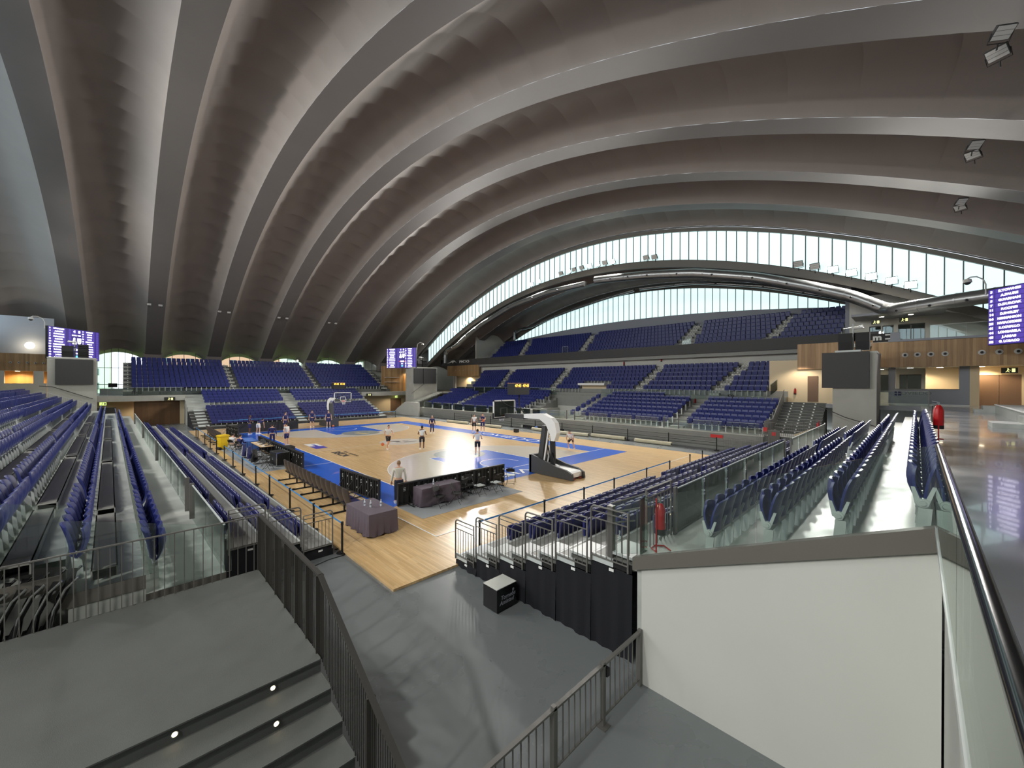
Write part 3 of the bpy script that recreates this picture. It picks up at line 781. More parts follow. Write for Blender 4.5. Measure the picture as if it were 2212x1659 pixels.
# curtain with folds on the near side, three hanging sheets
def curtain(parent, x0, x1, yy, top0, top1):
    b = MB(); n = int(abs(x1-x0)/.09)+1
    for i in range(n+1):
        f = i/n; x = x0+(x1-x0)*f; w = .018*math.sin(i*1.7)+.012*math.sin(i*.63)
        b.v += [(x, yy+w*1.5, .01), (x, yy+w, (top0+top1)*.5*.5), (x, yy, top0+(top1-top0)*f)]
    for i in range(n):
        for j in range(2): b.f.append((3*i+j, 3*i+3+j, 3*i+4+j, 3*i+1+j)); b.m.append(0)
    return b.build('side_curtain', M['curtain'], parent, smooth=60)
for k in range(6): curtain(ts, .895*k, .895*(k+1), -.05, .28*(k+1)-.08, .28*(k+1)-.08)
for k in range(6):
    b = MB(); x0 = .895*k; z = .28*(k+1)
    b.box(x0+.02, x0+.5, -.06, -.03, z-.06, z+.09, 0); b.box(x0+.5, x0+.88, -.05, -.03, z-.06, z+.09, 1); b.box(x0+.42, x0+.52, -.075, -.06, z-.14, z-.09, 2)
    b.build('deck_end', [M['bracket'], M['black'], M['paper']], ts)
    g = rails_panel(.28*(k+1)-.06, .28*(k+1)+1.03, .8); o = g.build('guard_rail', M['steel'], ts, smooth=50); o.location = (x0+.02, -.08, 0)
    s = MB(); s.box(x0+.3, x0+.88, .05, .75, z+.14, z+.19); s.box(x0+.3, x0+.34, .05, .75, z, z+.14); s.build('aisle_step', M['bracket'], ts)
    s = MB(); s.box(x0+.3, x0+.88, 10.35, 11.2, z+.1, z+.15); s.box(x0+.3, x0+.34, 10.35, 11.2, z, z+.1); s.build('aisle_step', M['bracket'], ts)
tl = tele_stand('telescopic_stand', 'low retractable stand with three navy seat rows left of the court', (-4.6,4.95,-.06), PI/2+.017, 4, .87, .28, 38) if False else None
tl = thing('telescopic_stand', 'low retractable stand with three navy seat rows left of the court', 'stand', (-4.6,4.95,-.06), .017)
for k in range(4):
    b = MB(); y0 = .87*k; z = .28*(k+1)+.06; w = 39 if k < 3 else 41
    b.box(0, w, y0, y0+.93 if k < 3 else y0+.5, z-.06, z, 0); b.box(0, w, y0-.012, y0, z-.27, z, 0); b.box(0, w, y0, y0+.05, z, z+.004, 2)
    b.build('deck', [M['deck'], M['riser'], M['bracket']], tl)
    c = MB(); c.box(-.03, -.01, y0, y0+.87 if k < 3 else y0+.5, .0, z-.02); c.build('side_curtain', M['curtain'], tl)
    if k < 3:
        g = rails_panel(z-.14, z+.99, .8, nb=8)
        o = g.build('guard_rail', M['steel'], tl, smooth=50); o.location = (-.06, y0+.03, 0); o.rotation_euler = (0, 0, PI/2)
        s = MB(); s.box(-.035, -.008, y0+.3, y0+.42, z-.16, z-.11); s.build('side_label', M['paper'], tl)
tf = tele_stand('telescopic_stand', 'retractable stand with six navy seat rows behind the far basket', (XT,-17.8,-.06), 0, 6, .895, .29, 22)
for k in range(6):
    for y0 in (.05, 10.7, 20.6):
        s = MB(); s.box(.895*k+.3, .895*k+.88, y0, y0+.95, .29*(k+1)+.1, .29*(k+1)+.14); s.box(.895*k+.3, .895*k+.33, y0, y0+.95, .29*(k+1), .29*(k+1)+.1); s.build('aisle_step', M['bracket'], tf)
b = MB(); b.prism([(0,.0),(5.37,0),(5.37,1.7),(0,.28)], 'y', 22.0, 22.04); b.build('side_curtain', M['curtain'], tf)
b = MB(); b.box(-.03, 0, 0, 22, .06, .12); b.build('front_trim', M['black'], tf)

# aisle lights: rows of tiny pale dots on the upper aisles
b = MB()
for r in range(7):
    t = r/6; y = SMID[r][0]-.05
    for xa, xb in ((-3.3,-4.45),(4.85,4.65),(16.95,18.6),(27.4,30.6)):
        x = lerp(xa, xb, t)
        b.box(x-.45, x+.45, y-.5, y, SMID[r][1], SMID[r][1]+.22)
        for dx in (-.3, 0, .3):
            for dy in (0, -.5): b.box(x+dx-.045, x+dx+.045, y+dy+.005, y+dy+.02, SMID[r][1]+(.10 if dy == 0 else .30), SMID[r][1]+(.17 if dy == 0 else .37), 1)
for r in range(8):
    t = r/7; y = STOP[r][0]-.05
    for xa, xb in ((-5.35,-6.9),(3.2,3.55),(18.0,20.05),(30.35,34.3)):
        x = lerp(xa, xb, t); b.box(x-.45, x+.45, y-.5, y, STOP[r][1], STOP[r][1]+.26)
        for dx in (-.3, 0, .3):
            for dy in (0, -.5): b.box(x+dx-.045, x+dx+.045, y+dy+.005, y+dy+.02, STOP[r][1]+(.12 if dy == 0 else .36), STOP[r][1]+(.19 if dy == 0 else .43), 1)
for r in range(8):
    for y in (-.9, -11.4, -22.2, 9.2):
        z = FU[r][1]; x = FU[r][0]
        b.box(x, x+.5, y-.42, y+.42, z, z+.22); b.box(x-.02, x-.005, y-.05, y+.05, z+.05, z+.14, 1); b.box(x+.48, x+.495, y-.05, y+.05, z+.28, z+.37, 1)
for r in range(6):
    y = SL[r][0]+.3
    for x in (-2.5, 7.7, 28.8): b.box(x-.55, x+.55, y-.75, y-.2, 1.25+.31*r, 1.25+.31*r+.15)
o = b.build('aisle_steps', [M['concrete'], M['paper']], bpy.data.objects['terrace_side'])
# ---------------------------------------------------------------- glass barriers
def barrier(name, lab, segs, post_at=(), rail=True, post_m='steel', th=.012, cat='glass barrier'):
    """segs: list of (p, q, zb0, zt0, zb1, zt1) vertical panes between plan points"""
    t = thing(name, lab, cat)
    for p, q, b0, t0, b1, t1 in segs:
        d = Vector((q[0]-p[0], q[1]-p[1], 0)); n = Vector((-d.y, d.x, 0)).normalized()*th/2
        A = [(p[0],p[1],b0),(q[0],q[1],b1),(q[0],q[1],t1),(p[0],p[1],t0)]
        b = MB(); b.hexa([tuple(Vector(v)-n) for v in A]+[tuple(Vector(v)+n) for v in A]); 
        b.build('glass_pane', M['glass'], t)
    if rail:
        b = MB()
        for p, q, b0, t0, b1, t1 in segs: b.bar((p[0],p[1],t0+.008),(q[0],q[1],t1+.008),.028,.02)
        b.build('top_rail', M['bracket'], t)
    for x, y, z0, z1 in post_at:
        b = MB(); b.box(x-.025, x+.025, y-.05, y+.05, z0, z1); b.build('post', M[post_m], t)
    return t
def run(p, q, zb, zt, n): 
    P, Q = Vector(p), Vector(q)
    return [(tuple(P.lerp(Q, i/n+.004)), tuple(P.lerp(Q, (i+1)/n-.004)), zb, zt, zb, zt) for i in range(n)]
def bz(x): return 2.06+(x+13.4)/(-3.53)*1.44
def tz(x): return 3.04+(x+13.45)/(-3.48)*1.35
barrier('glass_barrier', 'sloping glass end panels on top of the white ramp wall', [((-13.45,3.06),(-15.18,3.06),bz(-13.45),tz(-13.45),bz(-15.18),tz(-15.18)),((-15.2,3.06),(-16.9,3.06),bz(-15.2),tz(-15.2),bz(-16.9),tz(-16.9)),((-13.45,3.05),(-13.45,2.8),2.1,3.04,2.1,3.08)], rail=False)
barrier('glass_barrier', 'long glass front of the right concrete stand, section before the gap', run((-13.47,1.68),(-13.47,-7.4),2.1,2.97,6), [(-13.47,1.7,2.1,3.02),(-13.47,-7.42,2.1,3.02)])
barrier('glass_barrier', 'long glass front of the right concrete stand, section past the gap', run((-13.47,-8.45),(-13.47,-16.2),2.1,2.95,5), [(-13.47,-8.42,2.1,3.02),(-13.47,-16.2,2.1,3.0)])
def lrun(x0, x1, y, zb, zt, n): return [(lp(x0+(x1-x0)*(i/n+.002),y,0)[:2], lp(x0+(x1-x0)*((i+1)/n-.002),y,0)[:2], zb, zt, zb, zt) for i in range(n)]
pa = lambda x: (*lp(x,.03,0)[:2], 1.45, 2.38)
barrier('glass_barrier', 'glass front of the left concrete stand, short section nearest the landing', lrun(.02,4.15,.02,1.45,2.33,2), [pa(4.2)])
barrier('glass_barrier', 'long glass front of the left concrete stand beyond the narrow gap', lrun(5.15,38,.02,1.45,2.33,16), [pa(5.1), pa(15.2), pa(25.6), pa(37.9)])
q = lambda y: lp(-.005, y, 0)[:2]
barrier('glass_barrier', 'stepped glass end panels of the left stand beside the landing', [(q(-.08),q(.96),1.45,2.34,1.45,2.6),(q(.99),q(2.02),1.78,2.62,1.78,2.92)], rail=False)
barrier('glass_barrier', 'glass end panel of the left stand behind the stacked folding chairs', [(lp(.74,2.05,0)[:2],lp(.74,3.6,0)[:2],2.0,3.0,2.3,3.4)], rail=False)
# balustrade right beside the camera
t = barrier('glass_balustrade', 'glass balustrade with dark polished handrail along the concourse edge at right', [((-16.91,3.1),(-16.91,6.2),3.47,4.4,3.47,4.4),((-16.91,6.22),(-16.91,9.3),3.47,4.4,3.47,4.4),((-16.91,9.32),(-16.91,12.4),3.47,4.4,3.47,4.4)], rail=False, cat='balustrade')
b = MB(); b.tube([(-16.885,4.3,4.5),(-16.885,12.4,4.5)], .022, 12); b.build('handrail', mat('dark_polished_rail', (30,32,34), .15, metal=.6), t, smooth=50)
for y in (4.4, 6.2, 7.9, 9.9): 
    b = MB(); b.tube([(-16.9,y,4.36),(-16.9,y,4.46),(-16.885,y,4.5)], .009, 6); b.build('rail_bracket', M['chrome'], t)
b = MB(); b.box(-16.925, -16.895, 3.1, 12.4, 3.44, 3.5); b.build('base_channel', M['bracket'], t)
barrier('glass_barrier', 'glass front of the side stand above the light ledge', run((-9.0,-23.34),(36.2,-23.34),1.27,2.08,18), [(-1.75,-23.34,1.27,2.25),(-3.0,-23.34,1.27,2.25),(7.6,-23.34,1.27,2.2),(8.6,-23.34,1.27,2.2),(28.2,-23.34,1.27,2.2),(29.4,-23.34,1.27,2.2)])
barrier('glass_barrier', 'glass panels along the walkway below the middle side seats', run((-7.6,-29.98),(8.8,-29.98),3.5,4.35,7)+run((15.3,-29.98),(36.8,-29.98),3.5,4.35,9))
barrier('glass_barrier', 'glass panels before the far upper stand', run((46.3,4.2),(46.3,-17.8),3.5,4.2,9))
barrier('glass_barrier', 'glass edge of the far left slab under the arched window', run((45.8,13),(45.8,4.3),3.5,4.4,4))
barrier('glass_barrier', 'glass across the walkway beside the right concrete tower', [((-14.75,-27.95),(-17.28,-28.05),3.5,4.5,3.5,4.5)], [(-17.3,-28.06,3.5,4.62)])
barrier('glass_barrier', 'glass rail of the upper corridor above the right wood wall', [((-17.35,-29.95),(-19.0,-29.95),8.15,9.0,8.15,9.0),((-19.03,-29.95),(-22.5,-29.95),8.15,9.0,8.15,9.0)])
barrier('glass_barrier', 'sloping glass at the near end of the middle side seats', [((-7.9,-30.6),(-9.9,-36.6),4.0,4.9,7.0,7.95)])
# small balcony gate frames
for x in (1.6, 19.0):
    t = thing('balcony_gate', 'small glass stair gate on the dark balcony band, %s one' % ('right' if x < 5 else 'left'), 'gate', (x,-36.35,8.36))
    b = MB(); b.tube([(-.5,0,1.0),(-.5,0,1.95),(.5,0,1.95),(.5,0,1.0)], .02, 6); b.build('frame', M['bracket'], t)
    b = MB(); b.box(-.48, .48, -.005, .005, 1.05, 1.9); b.build('glass_pane', M['glass'], t)
    b = MB(); b.box(-.6, .6, -.02, .1, 1.0, 1.07); b.build('sill', mat('yellow_sill_%d' % int(x), (214,196,120), .6), t)

# ---------------------------------------------------------------- steel railings
def picket(name, lab, pts, zt, zb, sp=.1, bar_w=.012, posts=(), m='steel', cat='railing', rail_w=.05, rail_h=.025, low=True, flat=False):
    """pts: [(x,y,zbase)] polyline; rails follow it"""
    t = thing(name, lab, cat, (pts[0][0], pts[0][1], pts[0][2])); O = Vector(pts[0])
    P = [Vector(p)-O for p in pts]; rb = MB(); pk = MB()
    for a, c in zip(P[:-1], P[1:]):
        u = Vector((0,0,1)); rb.bar(a+u*zt, c+u*zt, rail_w, rail_h)
        if low: rb.bar(a+u*zb, c+u*zb, .03, .015)
        L = (c-a).length; n = max(1, int(L/sp))
        for i in range(n):
            p = a.lerp(c, (i+.5)/n)
            d = (c-a).normalized(); w = .032 if flat else bar_w
            pk.bar(p+u*(zb if low else zb), p+u*(zt-.01), w if flat else bar_w, bar_w, up=Vector((-d.y, d.x, 0)))
    rb.build('rails', M[m], t); pk.build('pickets', M[m], t)
    for x, y, z, h in posts:
        b = MB(); b.box(x-.03-O.x, x+.03-O.x, y-.03-O.y, y+.03-O.y, z-O.z, z+h-O.z); b.build('post', M[m], t)
    return t
picket('landing_railing', 'grey picket railing along the far edge of the left landing', [(-7.99,7.56,ZP),(-7.99,10.75,ZP),(-7.6,11.6,ZP)], 1.03, .0, sp=.125, rail_w=.03, rail_h=.02, low=False)
yy = 7.52
t = picket('stair_railing', 'dark grey picket railing stepping down beside the left stairs', [(-7.99,yy,ZP),(-11.25,yy,ZP),(-14.3,yy,ZP-1.5)], 1.03, -.05, sp=.055, bar_w=.009, m='steeld', rail_w=.06, rail_h=.03, low=False)
for x, z in [(-7.99,ZP),(-8.6,ZP),(-9.2,ZP),(-9.75,ZP),(-10.3,ZP),(-10.8,ZP),(-11.22,ZP),(-12.75,ZP-.75)]:
    b = MB(); b.box(x-.012+7.99, x+.012+7.99, -.05, .05, z-.1-ZP, z+1.02-ZP); b.build('post', M['steeld'], t)
ft = picket('ramp_fence', 'low grey picket fence crossing the ramp beside the white wall', [(-13.5,3.2,-.06),(-13.5,4.28,-.06),(-13.5,5.42,-.06),(-13.5,6.9,-.06)], .91, .12, sp=.125, bar_w=.014, posts=[(-13.5,3.16,-.06,.95),(-13.5,4.28,-.06,.95),(-13.5,5.42,-.06,.95)], rail_w=.06, rail_h=.03)
b = MB(); b.box(-.09,.09,1.0,1.16,0,.012); b.build('base_plate', M['steel'], ft); b = MB(); b.box(-.05,.03,.97,1.04,.72,.84); b.build('latch', M['black'], ft)
t = thing('steel_gate', 'grey picket gate between the glass and the right retractable stand', 'gate', (-13.42,2.78,2.1))
b = MB(); b.tube([(0,0,.05),(0,0,1.06),(0,-1.0,1.06),(0,-1.0,.0)], .022, 6); b.tube([(0,0,.9),(0,-1.0,.9)], .018, 6); b.build('frame', M['steel'], t)
b = MB()
for i in range(1, 7): b.tube([(0,-i/7,.0),(0,-i/7,.9)], .01, 5)
b.build('pickets', M['steel'], t)
t = thing('end_gate', 'grey steel gate post and panel at the top of the right retractable stand', 'gate', (-12.62,2.62,1.4))
b = MB(); b.box(-.06,.06,-.06,.06,-.1,1.27); b.build('post', M['steel'], t)
b = MB(); b.prism([(-.06,-.02),(-.85,.3),(-.85,.47),(-.06,.12)], 'y', -.03, .03); b.build('kick_plate', M['steel'], t)
b = MB(); b.tube([(-.06,0,1.15),(-.85,0,1.45)], .018, 6); b.tube([(-.06,0,.95),(-.5,0,1.1)], .015, 6)
for i in range(1, 5): b.tube([(-.06-.16*i,0,.1+.065*i),(-.06-.16*i,0,1.13+.06*i)], .01, 5)
b.build('pickets', M['steel'], t)
t = thing('glass_wing', 'small glass wing panel beside the steel gate, right stand', 'glass barrier', (-13.4,2.9,2.0))
b = MB(); b.prism([(0,0),(.0,1.06),(.72,.72),(.72,-.25)], 'y', -.25, -.24); b.build('glass_pane', M['glass'], t); b = MB(); b.tube([(0,-.24,1.08),(.74,-.24,.73)], .014, 6); b.build('top_rail', M['chrome'], t)
# side stairs near the right tower
b = MB(); n = 11
for i in range(n): b.box(-11.9, -9.15, -29.4+.33*i, -29.4+.33*(i+1), -.06, 3.5-.2*i)
b.box(-11.9, -9.15, -25.77, -23.3, -.06, 1.3); st = struct(b.build('stairs_side', M['stairgrey']), 'grey steps with pale dots beside the right tower')
b = MB()
for i in range(n):
    for x in (-9.75, -10.5, -11.25): b.box(x-.05, x+.05, -29.4+.33*(i+1)-.01, -29.4+.33*(i+1)+.006, 3.5-.2*i-.13, 3.5-.2*i-.04)
b.build('step_dots', M['paper'], st)
picket('side_stair_railing', 'grey picket railing across the foot of the stairs by the right tower', [(-9.1,-23.35,1.3),(-11.9,-23.35,1.3)], .95, .08, sp=.11, rail_w=.04)
picket('side_stair_railing', 'solid looking grey railing climbing the left flank of the side stairs', [(-9.1,-23.4,1.3),(-9.1,-25.8,1.3),(-9.1,-29.5,3.5)], 1.0, .05, sp=.05, rail_w=.05)
picket('floor_fence', 'grey picket fence on the floor at the end of the right retractable stand', [(-6.7,-22.3,-.06),(-9.0,-22.3,-.06),(-12.4,-22.3,-.06)], 1.05, .1, sp=.11, rail_w=.04)
picket('floor_fence', 'taller grey picket fence behind the end of the right retractable stand', [(-9.2,-21.0,.6),(-12.8,-20.2,1.9)], 1.05, .1, sp=.12, rail_w=.04)
t = thing('handrail', 'sloping dark handrail on the right concrete tower wall', 'handrail', (-12.3,-23.9,2.6))
b = MB(); b.tube([(.1,0,.9),(-1.2,.08,.25),(-3.2,.1,-.4)], .025, 8); b.build('rail', M['steeld'], t)

# ---------------------------------------------------------------- belt posts
def belt_post(lab, loc, to=None, m='belt', grp='belt posts around the court', h=.93):
    t = thing('belt_post', lab, 'belt post', loc, 0, grp)
    b = MB(); b.cyl(0,0,0,.02,.16,16); b.tube([(0,0,.02),(0,0,.05)], [.06,.03], 12); b.build('base', M['black'], t, smooth=40)
    b = MB(); b.cyl(0,0,.03,h-.06,.032,10); b.build('pole', M['black'], t, smooth=40)
    b = MB(); b.cyl(0,0,h-.1,h,.04,10); b.build('head', M['black'], t, smooth=40)
    if to is not None:
        b = MB(); b.bar((0,0,h-.05), tuple(Vector(to)-Vector(loc)+Vector((0,0,h-.05))), .004, .05); b.build('belt', M[m], t)
    return t
lx = [29.2,27.8,23.6,20.7,17.8,14.7,11.8,9.1,6.0,3.4,.34,-2.4,-4.72]
L = [(x, 4.78 if x > -4 else 4.72, 0 if x > -4 else -.06) for x in lx]
for i, p in enumerate(L):
    wh = 'nearest the ramp, by the left retractable stand' if i == len(L)-1 else '%s from the ramp along the left stand' % ordn(len(L)-1-i)
    belt_post('black belt post with pale blue belt, '+wh, p, L[i+1] if i+1 < len(L) and i not in (4,) else None)
R = [(-7.6,y,0) for y in (1.77,-1.19,-3.56,-5.78,-8.73,-11.29,-13.97,-15.87)]
for i, p in enumerate(R):
    belt_post('black belt post with blue belt before the right stand, %s from the ramp' % ordn(i), p, R[i+1] if i < 5 else None)
F = [(36.6,-18.9),(36.4,-14.6),(36.4,-10.7),(36.4,-7.0)]
for i, p in enumerate(F):
    belt_post('black belt post before the far retractable stand, %s from its right end' % ordn(i), (*p, -.06 if p[0] > 35.9 else 0), (*F[i+1], -.06) if i < 3 else (36.4,2.2,-.06), grp='belt posts before the far stand')
t = thing('rope_fence', 'low black rail fence before the grey retracted side stand', 'fence', (-6.2,-22.55,-.06))
for i in range(10):
    b = MB(); b.box(-.03+3.7*i, .03+3.7*i, -.03, .03, 0, 1.02); b.box(-.15+3.7*i,.15+3.7*i,-.12,.12,0,.03); b.build('post', M['black'], t)
b = MB()
for z in (.58, .92): b.bar((0,0,z),(33.3,0,z),.025,.03)
b.build('rails', M['black'], t)
b = MB(); b.box(33.3, 42.4, -.02, .02, 1.0, 1.03) if False else None
# step lamps on the stair risers
for k, (x, y, z, w) in enumerate([(-11.35,8.1,ZP-.09,'upper right one'),(-11.35,9.0,ZP-.09,'upper left one'),(-11.71,8.15,ZP-.178-.09,'lower right one')]):
    t = thing('step_lamp', 'small round lit lamp in the dark stair riser, '+w, 'lamp', (x-.004, y, z))
    b = MB(); b.tube([(0,0,0),(-.012,0,0)], .034, 14); b.build('rim', M['chrome'], t)
    b = MB(); b.tube([(-.012,0,0),(-.016,0,0)], .024, 14); b.build('lens', M['steplight'], t)
# ---------------------------------------------------------------- baskets
def hoop(lab, x0, sgn, clock_txt):
    """sgn=+1: stands behind x0 (baseline) on the -x side and reaches towards +x"""
    t = thing('basketball_hoop', lab, 'basketball hoop', (x0, -7.5, 0), 0 if sgn > 0 else PI)
    # base body: chassis between padded side walls, seen from behind
    b = MB(); b.prism([(-1.6,.12),(-1.6,.55),(-4.2,.42),(-4.35,.36),(-4.35,.12)], 'y', -.42, .42); b.build('chassis', M['paper'], t)
    for s in (-1, 1):
        b = MB(); b.prism([(-1.5,.02),(-1.5,1.0),(-1.65,1.02),(-3.2,.62),(-4.05,.5),(-4.45,.34),(-4.5,.02)], 'y', s*.44, s*.56); b.build('side_pad', M['charcoal'], t)
    b = MB(); b.box(-1.62,-1.45,-.56,.56,.02,1.0); b.build('front_pad', M['charcoal'], t)
    b = MB(); b.prism([(-1.75,.55),(-2.1,2.65),(-2.35,2.65),(-2.12,.55)], 'y', -.2, .2); b.build('mast_pad', M['charcoal'], t)
    b = MB(); b.bar((-2.75,0,.5),(-2.7,0,2.1),.12,.3); b.bar((-3.0,.15,.5),(-2.75,.1,1.2),.05,.05); b.bar((-2.5,-.15,.5),(-2.25,-.1,1.6),.05,.05); b.build('rear_mast', M['black'], t)
    b = MB(); b.bar((-2.2,.17,.5),(-2.55,.17,2.4),.05,.08); b.bar((-2.2,-.17,.5),(-2.55,-.17,2.4),.05,.08); b.bar((-2.3,0,1.9),(-2.8,0,2.0),.08,.08); b.bar((-3.2,0,.5),(-2.65,0,.62),.08,.05); b.build('struts', M['paper'], t)
    # white arm: rising rear beam bending forward
    P = [(-2.95,1.85),(-3.13,2.3),(-3.0,2.85),(-2.72,3.1),(-2.1,3.32),(-.6,3.2),(-.6,2.98),(-1.9,2.98),(-2.35,2.72),(-2.65,2.2),(-2.7,1.85)]
    b = MB(); b.prism(P, 'y', -.17, .17); ar = b.build('arm', M['paper'], t)
    m = MB()
    for xx, zz in [(-1.0,3.235),(-1.5,3.275),(-2.0,3.315)]: m.box(xx-.12, xx+.12, -.1, .1, zz-.004, zz+.012)
    m.build('arm_slots', M['charcoal'], ar)
    b = MB(); b.prism([(-.65,2.9),(-.65,3.2),(.95,3.14),(.95,2.94)], 'y', -.2, .2); b.build('arm_pad', M['charcoal'], t)
    # backboard
    g = MB(); g.box(1.18, 1.2, -.9, .9, 2.9, 3.95); bb = g.build('backboard', M['glasslight'], t)
    f = MB()
    for q in [(1.15,1.22,-.93,-.86,2.88,3.97),(1.15,1.22,.86,.93,2.88,3.97),(1.15,1.22,-.93,.93,3.9,3.97),(1.15,1.22,-.93,.93,2.88,2.95)]: f.box(*q)
    f.build('frame', M['paper'], bb)
    l = MB()
    for q in [(1.2,1.206,-.295,-.245,3.05,3.5),(1.2,1.206,.245,.295,3.05,3.5),(1.2,1.206,-.295,.295,3.45,3.5),(1.2,1.206,-.295,.295,3.05,3.1)]: l.box(*q)
    l.build('target_lines', M['paper'], bb)
    p = MB(); p.box(1.13,1.24,-.94,.94,2.84,2.9); p.box(1.13,1.24,-.95,-.9,2.84,3.2); p.box(1.13,1.24,.9,.95,2.84,3.2); p.build('edge_pad', M['black'], bb)
    r = MB(); r.tube([(1.425+.23*math.cos(2*PI*i/24), .23*math.sin(2*PI*i/24), 3.05) for i in range(25)], .012, 6, cap=False); r.box(1.2,1.28,-.09,.09,2.97,3.06); r.build('rim', mat('rim_orange', (220,70,50), .5), t)
    n = MB()
    for i in range(12):
        a, c = 2*PI*i/12, 2*PI*(i+.5)/12
        for d in (-1, 1):
            pts = [(1.425+rr*math.cos(a+d*k*PI/12), rr*math.sin(a+d*k*PI/12), z) for k, (rr, z) in enumerate([(.23,3.05),(.19,2.93),(.155,2.8),(.14,2.66)])]
            n.tube(pts, .006, 4)
    n.build('net', M['paper'], t)
    # shot clock on a pole above the arm
    b = MB(); b.tube([(-.75,0,3.1),(-.35,0,3.4),(-.1,0,3.7),(-.1,0,4.9)], .035, 8); b.tube([(-.3,0,3.4),(.6,.3,3.7),(1.1,.35,3.95)], .02, 6); b.build('clock_pole', M['black'], t)
    b = MB(); b.box(-.35,.25,-.62,.62,4.33,5.0); ck = b.build('shot_clock', M['black'], t)
    b = MB(); b.box(-.36,.26,-.63,.63,5.0,5.03); b.build('clock_top', mat('clock_top_%d' % sgn, (196,140,110), .5), ck)
    for side in (-1, 1):
        xx = -.352 if side < 0 else .252
        for yc in (-.33, .33):
            text_mesh('clock_digits', clock_txt, .24, M['digits'], frame((xx,yc,4.86), (0,-side*-1 if side < 0 else 1,0), (0,0,1)) if False else frame((xx,yc,4.86), (0,-1 if side < 0 else 1,0), (0,0,1)), ck, ext=.004, sx=1.0)
    b = MB()
    for s in (-.5, .5): b.tube([(-3.9+.0,s*.6,.0),(-3.9,s*.6,.1)], .08, 8)
    b.box(-4.42,-4.3,-.38,-.2,.02,.1); b.box(-4.42,-4.3,.2,.38,.02,.1)
    b.build('casters', mat('caster_red_%d' % sgn, (130,50,44), .6), t)
    return t
hoop('white and charcoal basketball hoop stand seen from behind on the near baseline', 0, 1, '47:43')
hoop('distant basketball hoop with glass backboard before the far stand', 28, -1, '47:43')

# ---------------------------------------------------------------- LED boards (backs towards the camera)
def led_run(lab, p, q, n, back_left=True, h=.93, plain=False):
    P, Q = Vector((*p, 0)), Vector((*q, 0)); d = (Q-P); L = d.length; a = math.atan2(d.y, d.x)
    t = thing('led_board', lab, 'led board', tuple(P), a); w = L/n
    for i in range(n):
        b = MB(); x0, x1 = i*w+.008, (i+1)*w-.008
        b.box(x0, x1, -.06, -.02, .03, h)                                   # screen face
        if not plain:
            b.box(x0, x0+.05, -.02, .05, .03, h); b.box(x1-.05, x1, -.02, .05, .03, h); b.box(x0, x1, -.02, .05, h-.05, h); b.box(x0, x1, -.02, .05, .03, .08)
            for k in (1, 2, 3): b.box(x0+(x1-x0)*k/4-.012, x0+(x1-x0)*k/4+.012, -.02, .035, .08, h-.05)
        c = b.build('led_cabinet', M['ledback'], t)
        if not plain:
            m = MB()
            for zz in (.3, .68): m.box(x0+.06, x0+.11, .03, .055, zz, zz+.06)
            for k in range(3): m.box(x0+w*.62, x0+w*.62+.1, .03, .05, .6+.06*k, .615+.06*k)
            m.build('latch', M['bracket'], c)
            s = MB(); s.bar((x0+w/2, .05, .03), (x0+w/2, .55, .03), .03, .03); s.bar((x0+w/2, .04, .6), (x0+w/2, .5, .04), .02, .02); s.build('support_leg', M['black'], c)
    f = MB(); f.box(0, L, -.065, .055, h, h+.012); f.build('top_edge', M['black'], t)
    return t
led_run('black led board backs along the left sideline, nearest the standing man in the hoodie', (-.95,1.72), (2.5,2.0), 4)
led_run('long row of black led board backs along the near baseline behind the folding chairs', (-2.2,-4.3), (-2.05,1.5), 6)
led_run('row of black led board backs along the scorer table beside the flight case', (8.1,2.02), (18.6,2.05), 11)
led_run('short run of black led boards near the far left corner', (26.2,2.05), (29.8,2.4), 4)
led_run('plain dark led board front behind the players at the far left corner', (30.1,1.5), (30.1,-4.0), 5, plain=True)

# ---------------------------------------------------------------- tables, cloths, bottles
def table(lab, x0, x1, y0, y1, h=.74):
    t = thing('folding_table', lab, 'table', ((x0+x1)/2, (y0+y1)/2, 0)); w, d = (x1-x0)/2, (y1-y0)/2
    b = MB(); b.box(-w, w, -d, d, h-.04, h); b.build('tabletop', M['ply'], t)
    for sx in (-1, 1):
        for sy in (-1, 1):
            b = MB(); b.tube([(sx*(w-.12), sy*(d-.08), 0), (sx*(w-.12), sy*(d-.08), h-.04)], .016, 6); b.build('leg', M['steeld'], t)
    return t
def cloth(lab, x0, x1, y0, y1, m, h=.745, drop=.04, n=26):
    """draped cloth with a soft pleated skirt"""
    b = MB(); cx, cy, w, d = (x0+x1)/2, (y0+y1)/2, (x1-x0)/2+.012, (y1-y0)/2+.012
    per = []
    for i in range(n): per.append((-w+2*w*i/n, -d, 0, -1))
    for i in range(n//2): per.append((w, -d+2*d*i/(n//2), 1, 0))
    for i in range(n): per.append((w-2*w*i/n, d, 0, 1))
    for i in range(n//2): per.append((-w, d-2*d*i/(n//2), -1, 0))
    k = len(per)
    for lv, (z, o) in enumerate([(h+.012,0),(h-.01,.008),(.4,.02),(drop,.045)]):
        for i, (x, y, nx, ny) in enumerate(per):
            f = o+(o*.8)*math.sin(i*1.9)*(lv > 1)
            b.v.append((x+nx*f, y+ny*f, z+(.03*math.sin(i*.9) if lv == 3 else 0)))
    for lv in range(3):
        for i in range(k): b.f.append((lv*k+i, lv*k+(i+1) % k, (lv+1)*k+(i+1) % k, (lv+1)*k+i)); b.m.append(0)
    b.f.append(tuple(range(k))); b.m.append(0)
    return tag(b.build('tablecloth', m, loc=(cx, cy, 0), smooth=35), lab, 'tablecloth')
table('folding table hidden under the purple grey cloth at the near court corner', -4.38, -2.66, 2.82, 3.72)
cloth('purple grey cloth over the table at the near left court corner', -4.42, -2.63, 2.78, 3.75, M['cloth'])
table('folding table under the purple grey cloth behind the baseline led boards', -2.86, -2.3, -.98, .82)
